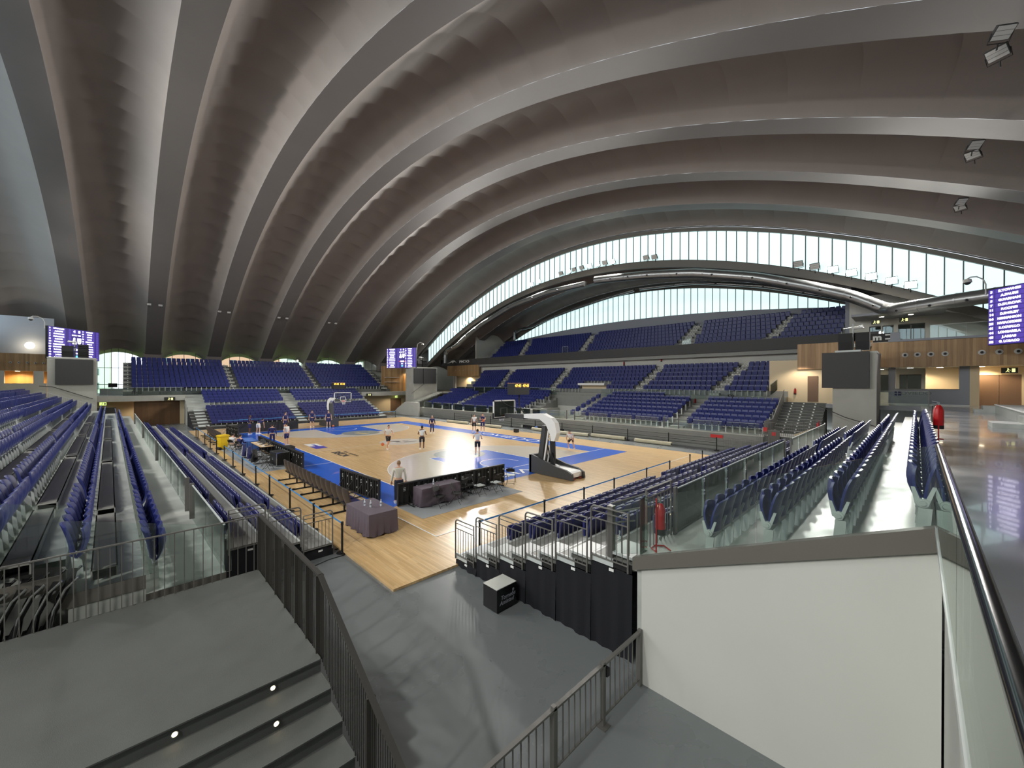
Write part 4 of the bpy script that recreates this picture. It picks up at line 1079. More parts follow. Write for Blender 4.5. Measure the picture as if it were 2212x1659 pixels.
cloth('purple grey cloth over the table behind the baseline led boards', -2.9, -2.26, -1.02, .86, M['cloth'])
def bottle(lab, x, y, z):
    t = thing('water_bottle', lab, 'bottle', (x, y, z), 0, 'clear water bottles on the cloth tables')
    b = MB(); b.tube([(0,0,0),(0,0,.02),(0,0,.14),(0,0,.19),(0,0,.22)], [.03,.034,.034,.015,.013], 10); b.build('body', M['lens'], t, smooth=40)
    b = MB(); b.cyl(0,0,.22,.24,.016,8); b.build('cap', M['paper'], t)
    b = MB(); b.tube([(0,0,.07),(0,0,.12)], .0352, 10, cap=False); b.build('label_sleeve', M['greyblue'], t)
for x, y, w in [(-3.35,3.42,'left one of three'),(-3.62,3.33,'middle one of three'),(-3.75,3.02,'right one of three')]:
    bottle('small clear water bottle on the near purple cloth, '+w, x, y, .757)
bottle('single clear water bottle on the cloth behind the baseline boards', -2.55, .1, .757)
t = thing('scorer_table', 'blue draped scorer table beside the far part of the left sideline', 'table', (18.3,2.7,0))
b = MB(); b.box(-1.1,1.1,-.35,.35,.7,.75); b.build('tabletop', M['bluecloth'], t); b = MB(); b.box(-1.12,1.12,.34,.38,.05,.75); b.box(-1.12,-1.08,-.36,.36,.05,.75); b.build('drape', M['bluecloth'], t)
t = table('pale wooden table with papers and laptops by the led boards', 13.7, 16.6, 2.2, 2.95, .75)
for i, (x, y, k) in enumerate([(14.2,2.5,'laptop'),(15.0,2.6,'laptop'),(15.9,2.5,'laptop')]):
    q = thing('laptop', 'open dark laptop on the pale wooden table, %s from the flight case' % ORD[i], 'laptop', (x,y,.75), .3*i)
    b = MB(); b.box(-.17,.17,-.12,.12,0,.02); b.build('keyboard', M['charcoal'], q); b = MB(); b.hexa([(-.17,-.12,.02),(.17,-.12,.02),(.17,-.11,.02),(-.17,-.11,.02),(-.17,-.2,.24),(.17,-.2,.24),(.17,-.19,.24),(-.17,-.19,.24)]); b.build('screen', M['black'], q)
for i in range(5):
    b = MB(); b.box(-.15,.15,-.1,.1,0,.004); tag(b.build('paper_sheet', M['paper'], loc=(13.95+.52*i,2.75-.12*(i % 2),.751), rz=.4*i), 'loose white sheet on the pale wooden table, %s from the flight case' % ORD[i], 'paper', 'papers on the scorer table')

# ---------------------------------------------------------------- folding chairs
def chair_parts(seat_m, back_m, tube_m):
    b = MB(); r = .011; parts = []
    for s in (-1, 1):
        x = s*.21
        q = MB(); q.tube([(x,.24,0),(x,.0,.43),(x,-.16,.72),(x,-.2,.82)], r, 6); parts.append(('leg', q, tube_m))
        q = MB(); q.tube([(x*.9,-.26,0),(x*.9,.17,.44)], r, 6); parts.append(('leg', q, tube_m))
    q = MB(); q.tube([(-.21,-.2,.82),(-.15,-.205,.85),(.15,-.205,.85),(.21,-.2,.82)], r, 6); q.tube([(-.21,.2,.07),(.21,.2,.07)], .008, 5); q.tube([(-.19,-.2,.07),(.19,-.2,.07)], .008, 5); parts.append(('cross_bar', q, tube_m))
    q = MB(); q.box(-.195,.195,-.17,.2,.43,.455); parts.append(('seat', q, seat_m))
    q = MB(); shell(q, .62, .82, -.14, -.2, .4, .0, .015, nx=4, nz=3); parts.append(('backrest', q, back_m))
    return parts
def folding_chair(lab, loc, rz, seat='black', back='black', tube='steeld', grp='folding chairs around the court'):
    t = thing('folding_chair', lab, 'chair', loc, rz, grp)
    for n, q, m in chair_parts(M[seat], M[back], M[tube]): q.build(n, m, t, smooth=40)
    return t
fc = [((-3.2,.25,0),.1*PI-PI/2+PI,'pushed against the purple cloth table'),((-3.3,-.5,0),PI*.75,'angled beside the right end of the cloth table'),((-2.75,-1.25,0),-PI*.4,'second from the cloth table along the boards'),
      ((-2.65,-1.75,0),PI*.45,'third from the cloth table along the boards'),((-3.05,-2.0,0),-PI/2,'with pale seat facing the boards, left one'),((-3.15,-2.9,0),-PI/2,'with pale seat facing the boards, right one'),((-2.6,-4.4,0),-PI*.8,'at the right end of the baseline boards')]
for i, (l, a, w) in enumerate(fc): folding_chair('black folding chair '+w, l, a, 'bracket' if i in (4,5,6) else 'black')
fl = [((9.4,3.5,0),2.4,'nearest the flight case'),((10.6,3.35,0),2.9,'second from the flight case'),((11.7,3.5,0),2.6,'with a black jacket over its back'),((13.3,3.45,0),2.9,'third from the bin'),((14.6,3.5,0),3.0,'second from the bin'),((16.2,3.55,0),2.8,'nearest the blue scorer table')]
for l, a, w in fl: folding_chair('black folding chair by the left mat, '+w, l, a, grp='folding chairs on the left mat')
def jacket(lab, loc, rz, m, stripe=True):
    t = thing('jacket', lab, 'jacket', loc, rz, 'jackets hung on the chairs')
    b = MB(); n = 10
    for j in range(5):
        z = .92-.19*j
        for i in range(n):
            a = 2*PI*i/n; rr = 1+.14*math.sin(3*a+j)
            b.v.append(((.24+.03*j)*math.cos(a)*rr, -.2+(.08+.02*j)*math.sin(a)*rr, z))
    for j in range(4):
        for i in range(n): b.f.append((j*n+i, j*n+(i+1) % n, (j+1)*n+(i+1) % n, (j+1)*n+i)); b.m.append(0)
    b.f.append(tuple(range(n))); b.m.append(0)
    b.build('body', m, t, smooth=60)
    if stripe:
        b = MB(); b.bar((.2,-.32,.85),(.26,-.36,.3),.03,.02); b.build('stripe', M['paper'], t)
jacket('black jacket hanging over a folding chair on the left mat', (11.7,3.5,0), 2.6, M['black'], False)
jacket('navy jacket with white stripe on a chair, right one of two', (13.3,3.45,0), 2.9, M['jersey_n'])
jacket('navy jacket with white stripe on a chair, left one of two', (14.6,3.5,0), 3.0, M['jersey_n'])
# team benches: linked shells on a beam, backs to the left stand
def bench(lab, x0, n, sp, y, rz=0):
    t = thing('team_bench', lab, 'bench', (x0, y, 0), rz)
    b = MB(); b.box(-.2, sp*n-.2, .02, .1, .3, .36); b.build('beam', M['black'], t)
    for i in range(n):
        q = MB(); shell(q, .36, 1.0, .05, .2, .56, -.09, .05, bow=.03, nx=6, nz=6); o = q.build('backrest', M['leather'], t, smooth=50); o.location = (sp*i+.08, 0, 0)
        q = MB(); q.box(-.24,.24,-.38,.06,.38,.45); o = q.build('seat', M['navyd'], t); o.location = (sp*i+.08, 0, 0)
        if i % 2 == 0:
            q = MB(); q.bar((0,.06,.03),(0,.55,.03),.06,.05); q.bar((0,.06,.03),(0,-.3,.03),.06,.05); q.bar((0,.06,.03),(0,.06,.32),.06,.06); q.box(-.04,.04,.5,.6,0,.07); o = q.build('foot', M['black'], t); o.location = (sp*i+.35, 0, 0)
    return t
bench('long bench of dark brown shell chairs seen from behind, near the cloth table', -1.5, 14, .6, 3.2)
bench('second bench of dark shell chairs near the far left corner', 22.6, 13, .6, 3.75)

# ---------------------------------------------------------------- loose things
t = thing('wheeled_bin', 'bright yellow wheeled bin on the court edge', 'bin', (19.75,4.15,0), .3)
b = MB(); b.hexa([(-.22,-.22,.06),(.22,-.22,.06),(.22,.22,.06),(-.22,.22,.06),(-.29,-.3,.98),(.29,-.3,.98),(.29,.28,.98),(-.29,.28,.98)]); b.build('body', M['yellow'], t)
b = MB(); b.box(-.32,.32,-.34,.32,.98,1.03); b.prism([(-.34,1.03),(.32,1.03),(.2,1.08),(-.3,1.09)], 'x', -.31, .31); b.build('lid', M['yellow'], t)
b = MB(); b.tube([(-.24,.26,.1),(.24,.26,.1)], .1, 12); b.build('wheels', M['rubber'], t)
t = thing('flight_case', 'black flight case with silver edges behind the bench', 'case', (10.5,2.62,0), .05)
b = MB(); b.box(-.6,.6,-.35,.35,.06,.82); b.build('body', M['black'], t)
b = MB()
for y in (-.35,.35):
    for z in (.06,.82): b.bar((-.61,y,z),(.61,y,z),.035,.035)
for x in (-.6,.6):
    for y in (-.35,.35): b.bar((x,y,.06),(x,y,.82),.035,.035)
    for z in (.06,.82): b.bar((x,-.36,z),(x,.36,z),.035,.035)
b.build('edges', M['chrome'], t); b = MB(); b.box(.0,.22,.345,.365,.35,.5); b.build('catch', M['chrome'], t)
t = thing('rear_case', 'low dark case behind the led boards near the scorer table', 'case', (13.0,1.5,0)); b = MB(); b.box(-.5,.5,-.3,.3,0,.7); b.build('body', M['charcoal'], t); b = MB(); b.box(-.5,.5,-.31,.31,.7,.73); b.build('lid', M['black'], t)
t = thing('cube_stool', 'black cube with white top standing on the ramp floor', 'cube', (-10.08,3.23,-.06))
b = MB(); b.box(-.24,.22,-.3,.3,.03,.53); b.build('body', mat('satin_black', (14,14,16), .3), t)
b = MB(); b.box(-.242,.222,-.302,.302,.53,.545); b.build('top', mat('white_laminate', (206,208,200), .25), t)
for x in (-.2,.18):
    for y in (-.26,.26):
        b = MB(); b.cyl(x,y,0,.03,.025,8); b.build('foot', M['chrome'], t)
text_mesh('lettering', 'Torneos', .13, M['greyblue'], frame((-.2425,-.04,.31),(0,-1,0),(0,0,1)), t, ext=.0006, shear=.2, bold=.003)
text_mesh('lettering', 'Amistad', .13, M['greyblue'], frame((-.2425,.0,.2),(0,-1,0),(0,0,1)), t, ext=.0006, shear=.2, bold=.003)
b = MB(); b.tube([(-.2425,-.2,.4),(-.2445,-.2,.4)], .03, 10); b.bar((-.243,-.2,.37),(-.243,-.15,.3),.002,.02); b.build('emblem', M['greyblue'], t)
b = MB(); b.box(-2.1,-4.0,-3.8,1.5,.002,.008); tag(b.build('floor_mat', M['mat']), 'grey floor mat under the folding chairs behind the near baseline', 'mat')
b = MB(); b.box(8.9,21.9,2.25,4.3,.002,.008); tag(b.build('floor_mat', M['mat']), 'long grey floor mat under the tables beside the left sideline', 'mat')
def roll(lab, p, q, r=.2, z0=-.06):
    t = thing('rolled_cover', lab, 'roll', (p[0], p[1], z0), 0, 'beige rolled floor covers')
    d = Vector((q[0]-p[0], q[1]-p[1], 0)); b = MB(); n = 18; rr = []
    P = [Vector((0,0,r))+d*(i/n) for i in range(n+1)]
    b.tube(P, [r*(1+.02*math.sin(i*2.1)) for i in range(n+1)], 14); b.build('cover', M['beige'], t, smooth=50)
    e = MB(); u = d.normalized(); e.tube([Vector((0,0,r))+d-u*.02, Vector((0,0,r))+d+u*.03], r*.45, 12); e.build('core', M['mullion'], t)
roll('beige roll lying farthest along the grey side wall', (25.6,-20.35), (21.5,-20.55), .16)
roll('second beige roll beside the farthest one, near the standing players', (20.9,-20.5), (15.7,-20.7), .15)
roll('beige roll behind the near hoop, left part', (12.2,-22.0), (8.4,-21.6), .16)
roll('beige roll just left of the bending player, by the grey wall', (8.2,-21.55), (4.95,-21.95), .16)
roll('beige roll just right of the bending player, by the grey wall', (4.8,-22.25), (1.3,-22.3), .17)
roll('beige roll with ragged wrapping, nearest the right stand', (.3,-22.2), (-2.9,-22.2), .16)
b = MB(); b.box(-.24,.24,-.15,.15,0,.36); tag(b.build('floor_speaker', M['black'], loc=(11.7,-19.05,0)), 'small black speaker box on the court edge below the side wall', 'speaker')
b = MB(); b.ball((0,0,.2),.22,10,8,sc=(1,.8,1)); tag(b.build('gym_bag', M['bluecloth'], loc=(12.0,-22.4,-.06), smooth=60), 'small blue bag by the players entry in the side wall', 'bag')
b = MB(); b.tube([(-5.3,5.2,-.045),(-5.5,4.9,-.045),(-5.3,4.5,-.045),(-4.85,4.45,-.045),(-4.6,4.7,-.045)] if False else [(-5.6,7.2,-.048),(-5.2,6.0,-.048),(-4.95,5.2,-.048),(-4.95,4.75,-.048),(-4.7,4.5,-.048),(-4.4,4.62,-.048),(-4.35,4.8,-.048)], .012, 6)
tag(b.build('floor_cable', M['black'], smooth=60), 'black cable curving on the ramp floor round the nearest belt post', 'cable')
# folded chairs stacked on edge by the landing
def stacked(i, y):
    t = thing('stacked_chair', 'folded black chair with chrome frame stacked on edge, %s from the right' % ORD[i], 'chair', (-7.42, y, .62), 0, 'folded chairs stacked by the landing')
    P = [(-.3,.0,.0),(-.3,-.02,.5),(-.3,-.08,1.0),(-.3,-.2,1.28),(-.3,-.34,1.42)]
    for s in (0, .52):
        b = MB(); b.tube([(p[0]+s, p[1], p[2]) for p in P], .02, 8); b.build('leg', M['chrome'], t, smooth=50)
    b = MB(); b.hexa([(-.27,.05,.55),(.2,.05,.55),(.2,.09,.55),(-.27,.09,.55),(-.27,-.3,1.4),(.2,-.3,1.4),(.2,-.24,1.42),(-.27,-.24,1.42)]); b.build('backrest', M['black'], t)
    b = MB(); b.hexa([(-.27,.06,.1),(.2,.06,.1),(.2,.1,.1),(-.27,.1,.1),(-.27,.04,.62),(.2,.04,.62),(.2,.1,.62),(-.27,.1,.62)]); b.build('seat', M['black'], t)
for i in range(6): stacked(i, 10.22+.17*i)
wall('floor_gap', M['concrete'], (-7.96,-6.84,10.0,14,.5,.62), label='narrow floor strip between landing and left stand')
# ---------------------------------------------------------------- corner towers with dark blank screens
def tower(label, x0, x1, y0, y1, z1, scr, folds=()):
    t = wall('pillar_tower', M['tower'], (x0,x1,y0,y1,-.06,z1), label=label)
    b = MB()
    for q in scr: b.box(*q)
    o = b.build('blank_screen', M['charcoal'], t)
    b = MB(); b.box(x0-.02, x1+.02, y0-.02, y1+.02, z1, z1+.12); b.build('cap', M['white'], t)
    return t
tr = tower('pale concrete tower at the right with one dark screen', -14.95, -12.75, -29.0, -25.0, 7.0, [(-14.62,-12.2,-25.0,-24.75,4.72,7.1)])
b = MB(); b.box(-12.9,-12.2,-25.4,-25.0,4.8,7.0); b.box(-14.2,-12.9,-25.3,-24.72,7.1,7.22); b.build('screen_bracket', M['bracket'], tr)
tcn = tower('pale concrete tower at the far right corner with two dark screens', 40.0, 42.6, -28.35, -23.9, 7.45, [(39.8,40,-25.55,-23.85,4.88,7.34),(39.75,40,-28.0,-25.6,4.86,7.36)])
tlf = tower('pale concrete tower at the far left corner with one dark screen', 43.0, 45.6, 11.6, 14.9, 7.42, [(42.8,43,11.77,14.37,4.78,7.34)])
for n, (x, y, z) in {'a': (-12.8,-24.95,4.68)}.items():
    pass
for nm, x, y0, y1, z0, z1 in [('tower_joint', 39.995, -28.35, -23.9, 3.2, 3.21), ('tower_joint', 42.995, 11.6, 14.9, 3.3, 3.31)]:
    b = MB(); b.box(x-.004, x+.004, y0, y1, z0, z1); b.build(nm, M['concrete'], tcn if x < 41 else tlf)
b = MB(); b.box(-14.95,-12.75,-25.003,-24.99,3.5,3.51); b.build('tower_joint', M['concrete'], tr)
def speakers(lab, loc, rz, items):
    t = thing('loudspeaker_cluster', lab, 'loudspeaker', loc, rz)
    for x0, x1, y0, y1, z0, z1, grille in items:
        b = MB(); b.prism([(y0,z0),(y1,z0),(y1+.1,(z0+z1)/2),(y1,z1),(y0,z1),(y0-.08,(z0+z1)/2)], 'x', x0, x1); c = b.build('cabinet', M['black'], t)
        if grille:
            g = MB()
            for k in range(7): g.box(x0+.03, x1-.03, y1+.0, y1+.12, z0+.08+k*(z1-z0-.1)/7, z0+.1+k*(z1-z0-.1)/7)
            g.build('grille', M['charcoal'], c)
    b = MB(); b.tube([(0,0,0),(0,0,1.9)], .05, 8); b.tube([(-.5,0,1.6),(.5,0,1.75)], .03, 6); b.build('mast', M['bracket'], t)
    b = MB(); b.ball((.2,.1,1.62),.28,12,6,sc=(1.2,.8,.35)); b.build('dish', M['paper'], t, smooth=60)
    return t
speakers('black loudspeakers with white dish on top of the right tower', (-13.75,-25.6,7.12), PI, [(-.72,.0,-.5,.1,.1,1.25,True),(.15,.85,-.5,.1,.1,1.25,False)])
speakers('black loudspeaker cluster on top of the far right tower', (40.9,-25.8,7.57), PI/2, [(-.9,.0,-.4,.4,.05,1.25,True),(.1,.9,-.4,.4,.05,1.1,False)])
speakers('two black loudspeakers on top of the far left tower', (43.9,13.1,7.54), PI/2, [(-.95,-.2,-.4,.3,.05,1.4,True),(.1,.9,-.4,.3,.05,1.2,False)])

# ---------------------------------------------------------------- scoreboards
NUMS = ['3','4','5','7','11','14','24','25','41','44','45','55']
NA = ['B.TOWNES','A.FAURE','G.PARHAM','D.DURCAK','F.COPES','D.ENGLIST','HERMANSON','NWAOKORIE','R.COVALLO','LONGARELA','J.ARIAS','G. LOBACO']
NB = ['S.PETROV','M.DIAZ','J.CANO','L.RUIZ','HERRMANN','T.SANZ','K.MOORE','D.VARGAS','R.BELTRAN','N.CASTRO','P.SOLER','A.MONTES']
def board(lab, A, D, zb, zt):
    """A: viewer's left lower corner in plan, D: direction to viewer's right"""
    d = Vector((*D, 0)).normalized(); W = 5.76; H = zt-zb; a = math.atan2(d.y, d.x)
    t = thing('led_scoreboard', lab, 'scoreboard', (A[0], A[1], zb), a)
    b = MB(); b.box(0, W, .0, .22, 0, H); b.build('housing', M['black'], t)
    b = MB(); b.box(.02, W-.02, -.012, 0, .02, H-.02); s = b.build('screen', M['purpled'], t)
    p = MB(); rows = 12; rh = (H-.1)/rows
    for x0, wn, wm in ((.03,.3,1.4),(3.62,.26,1.2)):
        for i in range(rows):
            z0 = H-.05-(i+1)*rh
            p.box(x0, x0+wn, -.016, -.01, z0+.02, z0+rh-.02); p.box(x0+wn+.06, x0+wn+.06+wm, -.016, -.01, z0+.02, z0+rh-.02)
    for x0 in (2.15, 5.35):
        for i in range(rows): p.box(x0, x0+.26, -.016, -.01, H-.05-(i+1)*rh+.02, H-.05-i*rh-.02)
    for x0 in (2.55, 3.1): p.box(x0, x0+.44, -.016, -.01, H-.5, H-.06)
    p.build('panels', M['purple'], s)
    def tx(txt, x, z, size, m='scrtext', sx=1.35, bold=.012): text_mesh('lettering', txt, size, M[m], frame((x,-.018,z),(1,0,0),(0,0,1)), s, ext=.001, sx=sx, bold=bold)
    for i in range(rows):
        z = H-.05-(i+.5)*rh
        tx(NUMS[i], .18, z, .17); tx(NA[i], 1.09, z, .17, sx=1.3 if len(NA[i]) < 9 else 1.12)
        tx(NUMS[(i*5+2) % 12], 3.75, z, .16); tx(NB[i], 4.54, z, .16, sx=1.1)
    tx('4', 2.77, H-.28, .36); tx('8', 3.32, H-.28, .36); tx('LOCAL', 2.77, H-.68, .16, sx=1.1); tx('VISIT', 3.32, H-.68, .16, sx=1.1)
    q = MB()
    q.prism([(2.55,H-1.62),(2.99,H-1.62),(3.02,H-1.4),(2.9,H-1.2),(2.88,H-.98),(2.77,H-.9),(2.64,H-.98),(2.62,H-1.2),(2.52,H-1.4)], 'y', -.02, -.012)
    q.prism([(3.32,H-1.65),(3.5,H-1.5),(3.55,H-1.2),(3.55,H-.95),(3.09,H-.95),(3.09,H-1.2),(3.14,H-1.5)], 'y', -.02, -.012); q.build('team_shields', M['scrtext'], s)
    tx('10:00', 3.05, H-2.2, .34, sx=1.0); tx('PER', 3.05, H-2.6, .18)
    q = MB(); q.prism([(2.9,H-3.05),(3.1,H-3.08),(3.25,H-2.98),(3.25,H-2.86),(3.05,H-2.8),(2.9,H-2.86)], 'y', -.02, -.012); q.build('logo', M['scrcyan'], s)
    q = MB(); q.prism([(2.5,H-2.2),(2.58,H-2.12),(2.66,H-2.2),(2.58,H-2.28)], 'y', -.02, -.012); q.prism([(3.45,H-2.2),(3.52,H-2.12),(3.6,H-2.2),(3.52,H-2.28)], 'y', -.02, -.012); q.build('arrows', M['scrred'], s)
    return t
board('purple led scoreboard at the right edge listing player names', (-19.7,-27.3), (-.646,.763), 7.28, 10.58)
board('purple led scoreboard above the far right concrete tower', (45.1,-21.8), (-.9,-.435), 7.42, 10.72)
board('purple led scoreboard behind the loudspeakers of the far left tower', (44.2,14.95), (.806,-.592), 7.42, 10.72)
def dome_cam(lab, loc, bend):
    t = thing('dome_camera', lab, 'camera', loc, 0, 'dome cameras on gooseneck poles')
    bx, by = bend; P = [(0,0,0),(0,0,.65),(bx*.15,by*.15,.95),(bx*.5,by*.5,1.12),(bx*.85,by*.85,1.1),(bx,by,1.0)]
    b = MB(); b.tube(P, .035, 8); b.build('pole', M['nozzle'], t, smooth=60)
    b = MB(); b.tube([(bx,by,1.02),(bx,by,.98),(bx,by,.78)], [.05,.16,.2], 14); b.build('hood', M['nozzle'], t, smooth=40)
    b = MB(); b.ball((bx,by,.78),.15,12,8,sc=(1,1,.9)); b.build('dome', M['black'], t, smooth=60)
dome_cam('dome camera on a bent pole beside the right scoreboard', (-19.6,-27.3,10.3), (.75,.55))
dome_cam('dome camera on a bent pole beside the far right scoreboard', (39.8,-24.4,10.4), (-.5,-.7))
dome_cam('white dome camera on a bent pole beside the far left scoreboard', (44.0,15.15,10.4), (-.2,.85))

# ---------------------------------------------------------------- right corner building
wall('wall_wood_right', M['woodwall'], (-30,-14.4,-30.3,-30,6.2,8.0), label='oak boarded wall band at the right')
wall('trim_wood_right', M['greyblue'], (-30,-15.3,-30.35,-29.9,8.0,8.15), label='grey cap on the right oak band')
wall('ceiling_corridor', M['white'], (-30,-12.8,-36,-30.3,6.2,6.5),(-30,-12.6,-36,-30.3,7.8,8.05), label='white soffit of the right corridor')
wall('floor_corridor', M['hallfloor'], (-30,-12.0,-36,-31.3,3.2,3.5),(-16.95,-12.0,-31.3,-28.1,3.2,3.5), label='polished corridor floor behind the oak band')
# outer wall with window openings
X = lambda *q: q
wall('wall_corner_right', M['white'],
  (-30,-17.2,-36.4,-36,3.2,12.5), (-12.6,-12.2,-46.7,-36,3.2,9), (-17.2,-12.6,-36.4,-36,3.2,4.3),(-15.75,-15.15,-36.4,-36,4.3,5.75),(-14.5,-12.6,-36.4,-36,4.3,5.75),(-17.2,-17.0,-36.4,-36,4.3,5.75),
  (-17.2,-12.6,-36.4,-36,5.75,8.05),(-13.9,-12.6,-36.4,-36,8.05,9.86),(-15.65,-13.9,-36.4,-36,8.05,9.15),(-15.66,-15.4,-36.4,-36,9.15,9.86),(-14.72,-14.62,-36.4,-36,9.15,9.86),(-17.2,-12.6,-36.4,-36,9.86,12.5), label='white outer wall of the right corner with windows')
def corner_window(name, x0, x1, z0, z1, bars, label):
    t = link(name, None); struct(t, label); b = MB(); b.box(x0, x1, -36.22, -36.2, z0, z1); b.build('panes', M['glasslight'], t)
    b = MB()
    for q in [(x0,x1,z0,z0+.06),(x0,x1,z1-.06,z1)]: b.box(q[0], q[1], -36.25, -36.1, q[2], q[3])
    for x in [x0, x1]+list(bars): b.box(x-.03, x+.03, -36.25, -36.1, z0, z1)
    b.build('frame', M['mullion'], t)
corner_window('window_10', -17.0, -15.75, 4.3, 5.75, [-16.2], 'clear window behind the cream counter at the right')
corner_window('window_11', -15.15, -14.5, 4.3, 5.75, [], 'narrow clear window beside the right tower')
corner_window('window_12', -15.4, -13.9, 9.15, 9.86, [-14.67], 'upper corridor window at the right, small pair')
corner_window('window_13', -17.2, -15.65, 8.4, 9.86, [-16.4], 'upper corridor window at the right, tall pair')
wall('wall_counter', M['greyblue'], (-19.24,-15.27,-31.45,-31.3,3.5,4.6),(-15.65,-15.27,-31.6,-31.3,4.6,6.2),(-19.24,-18.77,-31.6,-31.3,4.6,6.2), label='blue grey counter wall at the right')
wall('baseboard_right', M['paper'], (-19.24,-15.27,-31.3,-31.28,3.5,3.57), label='pale skirting below the counter wall')
wall('trim_counter', M['steel'], (-18.8,-15.6,-31.5,-31.26,4.6,4.64), label='grey sill of the counter opening')
wall('wall_warm_right', M['warm'], (-19.3,-17.2,-33.6,-33.4,3.5,6.2), label='cream wall behind the counter opening')
wall('wall_jamb_right', M['warm'], (-19.66,-19.24,-33,-31.3,3.5,6.2),(-23,-19.66,-33.2,-33,5.63,6.2),(-23,-21.6,-33.2,-33,3.5,5.63), label='cream door surround at the right')
wall('door_1', M['doorbrown'], (-21.6,-20.66,-33.15,-33.05,3.5,5.63),(-20.64,-19.7,-33.15,-33.05,3.5,5.63), label='brown double door at the right')
sg = thing('wall_sign', 'flat dark OVIEDO lettering with blue cross emblem on the counter wall', 'sign', (-15.6,-31.29,4.3), PI)
b = MB()
for x0, x1 in ((0,.13),(.18,.36)):
    for z0, z1 in ((-.16,-.03),(.01,.15)): b.box(x0, x1, -.004, .002, z0, z1)
b.build('emblem', M['jersey_n'], sg)
text_mesh('lettering', 'OVIEDO', .34, mat('sign_grey', (92,94,100), .5), frame((1.1,-.001,.02),(1,0,0),(0,0,1)), sg, ext=.003, sx=1.25)
b = MB(); b.box(.44, 1.2, -.003, .002, -.2, -.185); b.build('underline', M['steel'], sg)
sg = thing('banner_sign', 'black strip sign with white lettering beside the upper corridor windows', 'sign', (-14.1,-33.0,8.26), PI)
b = MB(); b.box(0,1.2,-.02,.02,0,.68); b.build('panel', M['black'], sg)
text_mesh('lettering', '. m \u2283', .62, M['paper'], frame((.62,-.022,.36),(1,0,0),(0,0,1)), sg, ext=.002, sx=1.1, bold=.03)
b = MB(); b.box(-15.85,-15.3,-33.1,-32.9,8.05,8.95); tag(b.build('bollard_box', M['greyblue']), 'grey box at the end of the black strip sign', 'box')
def nozzle(lab, p, ax='y', r=.17, grp='round air nozzles in the oak walls'):
    t = thing('air_nozzle', lab, 'air vent', p, 0 if ax == 'y' else PI/2, grp)
    b = MB(); b.tube([(0,-.02,0),(0,.02,0)], [r,r*.96], 20); b.build('flange', M['nozzle'], t, smooth=40)
    b = MB(); b.tube([(0,.02,0),(0,.09,0),(0,.05,0)], [r*.66,r*.5,r*.42], 16); b.build('barrel', M['nozzle'], t, smooth=40)
    b = MB(); b.tube([(0,.0,0),(0,.088,0)], [r*.44,r*.44], 16); b.build('throat', M['black'], t)
for i, x in enumerate((-16.16,-16.77,-17.41,-18.07,-19.66,-20.37,-21.11)): nozzle('pale round air nozzle in the right oak wall, %s from the tower' % ORD[i], (x,-29.98,7.03))
for i in range(6): nozzle('small round air nozzle in the oak wall below the white lettering, %s from the left' % ORD[i], (45.4-1.25*i,-36.08,7.35), r=.13)
for i in range(5): nozzle('small dark air nozzle in the far left oak wall, %s from the tower' % ORD[i], (47.97,15.6+.55*i,7.05), 'x', r=.1)
def exit_sign(lab, p, rz, w=.62, h=.32, m='exitdark', fig='exitfig'):
    t = thing('exit_sign', lab, 'exit sign', p, rz, 'emergency exit signs')
    b = MB(); b.box(-w/2, w/2, -.02, .02, -h/2, h/2); b.build('panel', M[m], t)
    b = MB(); k = h
    b.tube([(-.05*k/.3,-.025,.09*k/.3),(-.05*k/.3,-.03,.09*k/.3)], .028*k/.3, 8)
    b.bar((-.04*k/.3,-.025,.06*k/.3),(-.07*k/.3,-.025,-.03*k/.3),.004,.04*k/.3); b.bar((-.07*k/.3,-.025,-.03*k/.3),(-.13*k/.3,-.025,-.1*k/.3),.004,.025*k/.3); b.bar((-.06*k/.3,-.025,-.03*k/.3),(.0,-.025,-.1*k/.3),.004,.025*k/.3); b.bar((-.05*k/.3,-.025,.04*k/.3),(.04*k/.3,-.025,-.0),.004,.02*k/.3)
    b.box(.08*k/.3, .2*k/.3, -.026, -.02, -.1*k/.3, .1*k/.3); b.build('running_figure', M[fig], t)
exit_sign('running figure exit sign above the brown door at the right', (-21.0,-32.2,5.9), PI, .7, .36)
exit_sign('dark exit sign over the small upper corridor windows', (-14.4,-34,9.97), PI, .5, .34)
exit_sign('dark exit sign over the tall upper corridor windows', (-16.02,-34,9.98), PI, .5, .34)
exit_sign('lit green exit sign over the passage at the far left', (47.0,11.2,2.6), -PI/2, .55, .34, 'exit', 'paper')
exit_sign('black exit sign on the far slab edge above the brown doors', (45.66,5.6,3.05), -PI/2, 1.0, .42)
exit_sign('lit green exit sign over the brown door at the far right corner', (48.9,-25.6,2.5), -PI/2, .5, .34, 'exit', 'paper')
exit_sign('black exit sign on the slab at the right end of the far stand', (45.66,-19.0,3.05), -PI/2, .9, .4)
def downlight(lab, p, r=.16):
    t = thing('ceiling_downlight', lab, 'ceiling lamp', p, 0, 'round lit ceiling lamps')
    b = MB(); b.tube([(0,0,0),(0,0,-.02)], r*1.15, 16); b.build('rim', M['paper'], t); b = MB(); b.tube([(0,0,-.02),(0,0,-.03)], r, 16); b.build('lens', M['downlight'], t)
for p, w in [((-16.4,-32.3,6.2),'over the counter window'),((-17.9,-32.3,6.2),'over the cream counter wall'),((-19.8,-32.2,6.2),'in front of the brown door'),((-21.7,-33.2,6.2),'at the right picture edge'),((-14.7,-35,6.2),'behind the right tower')]: downlight('round lit lamp in the corridor soffit '+w, p)
wall('ceiling_upper_corridor', M['greyblue'], (-18.2,-13.0,-36,-32.8,10.4,10.6), label='grey ceiling of the upper right corridor')
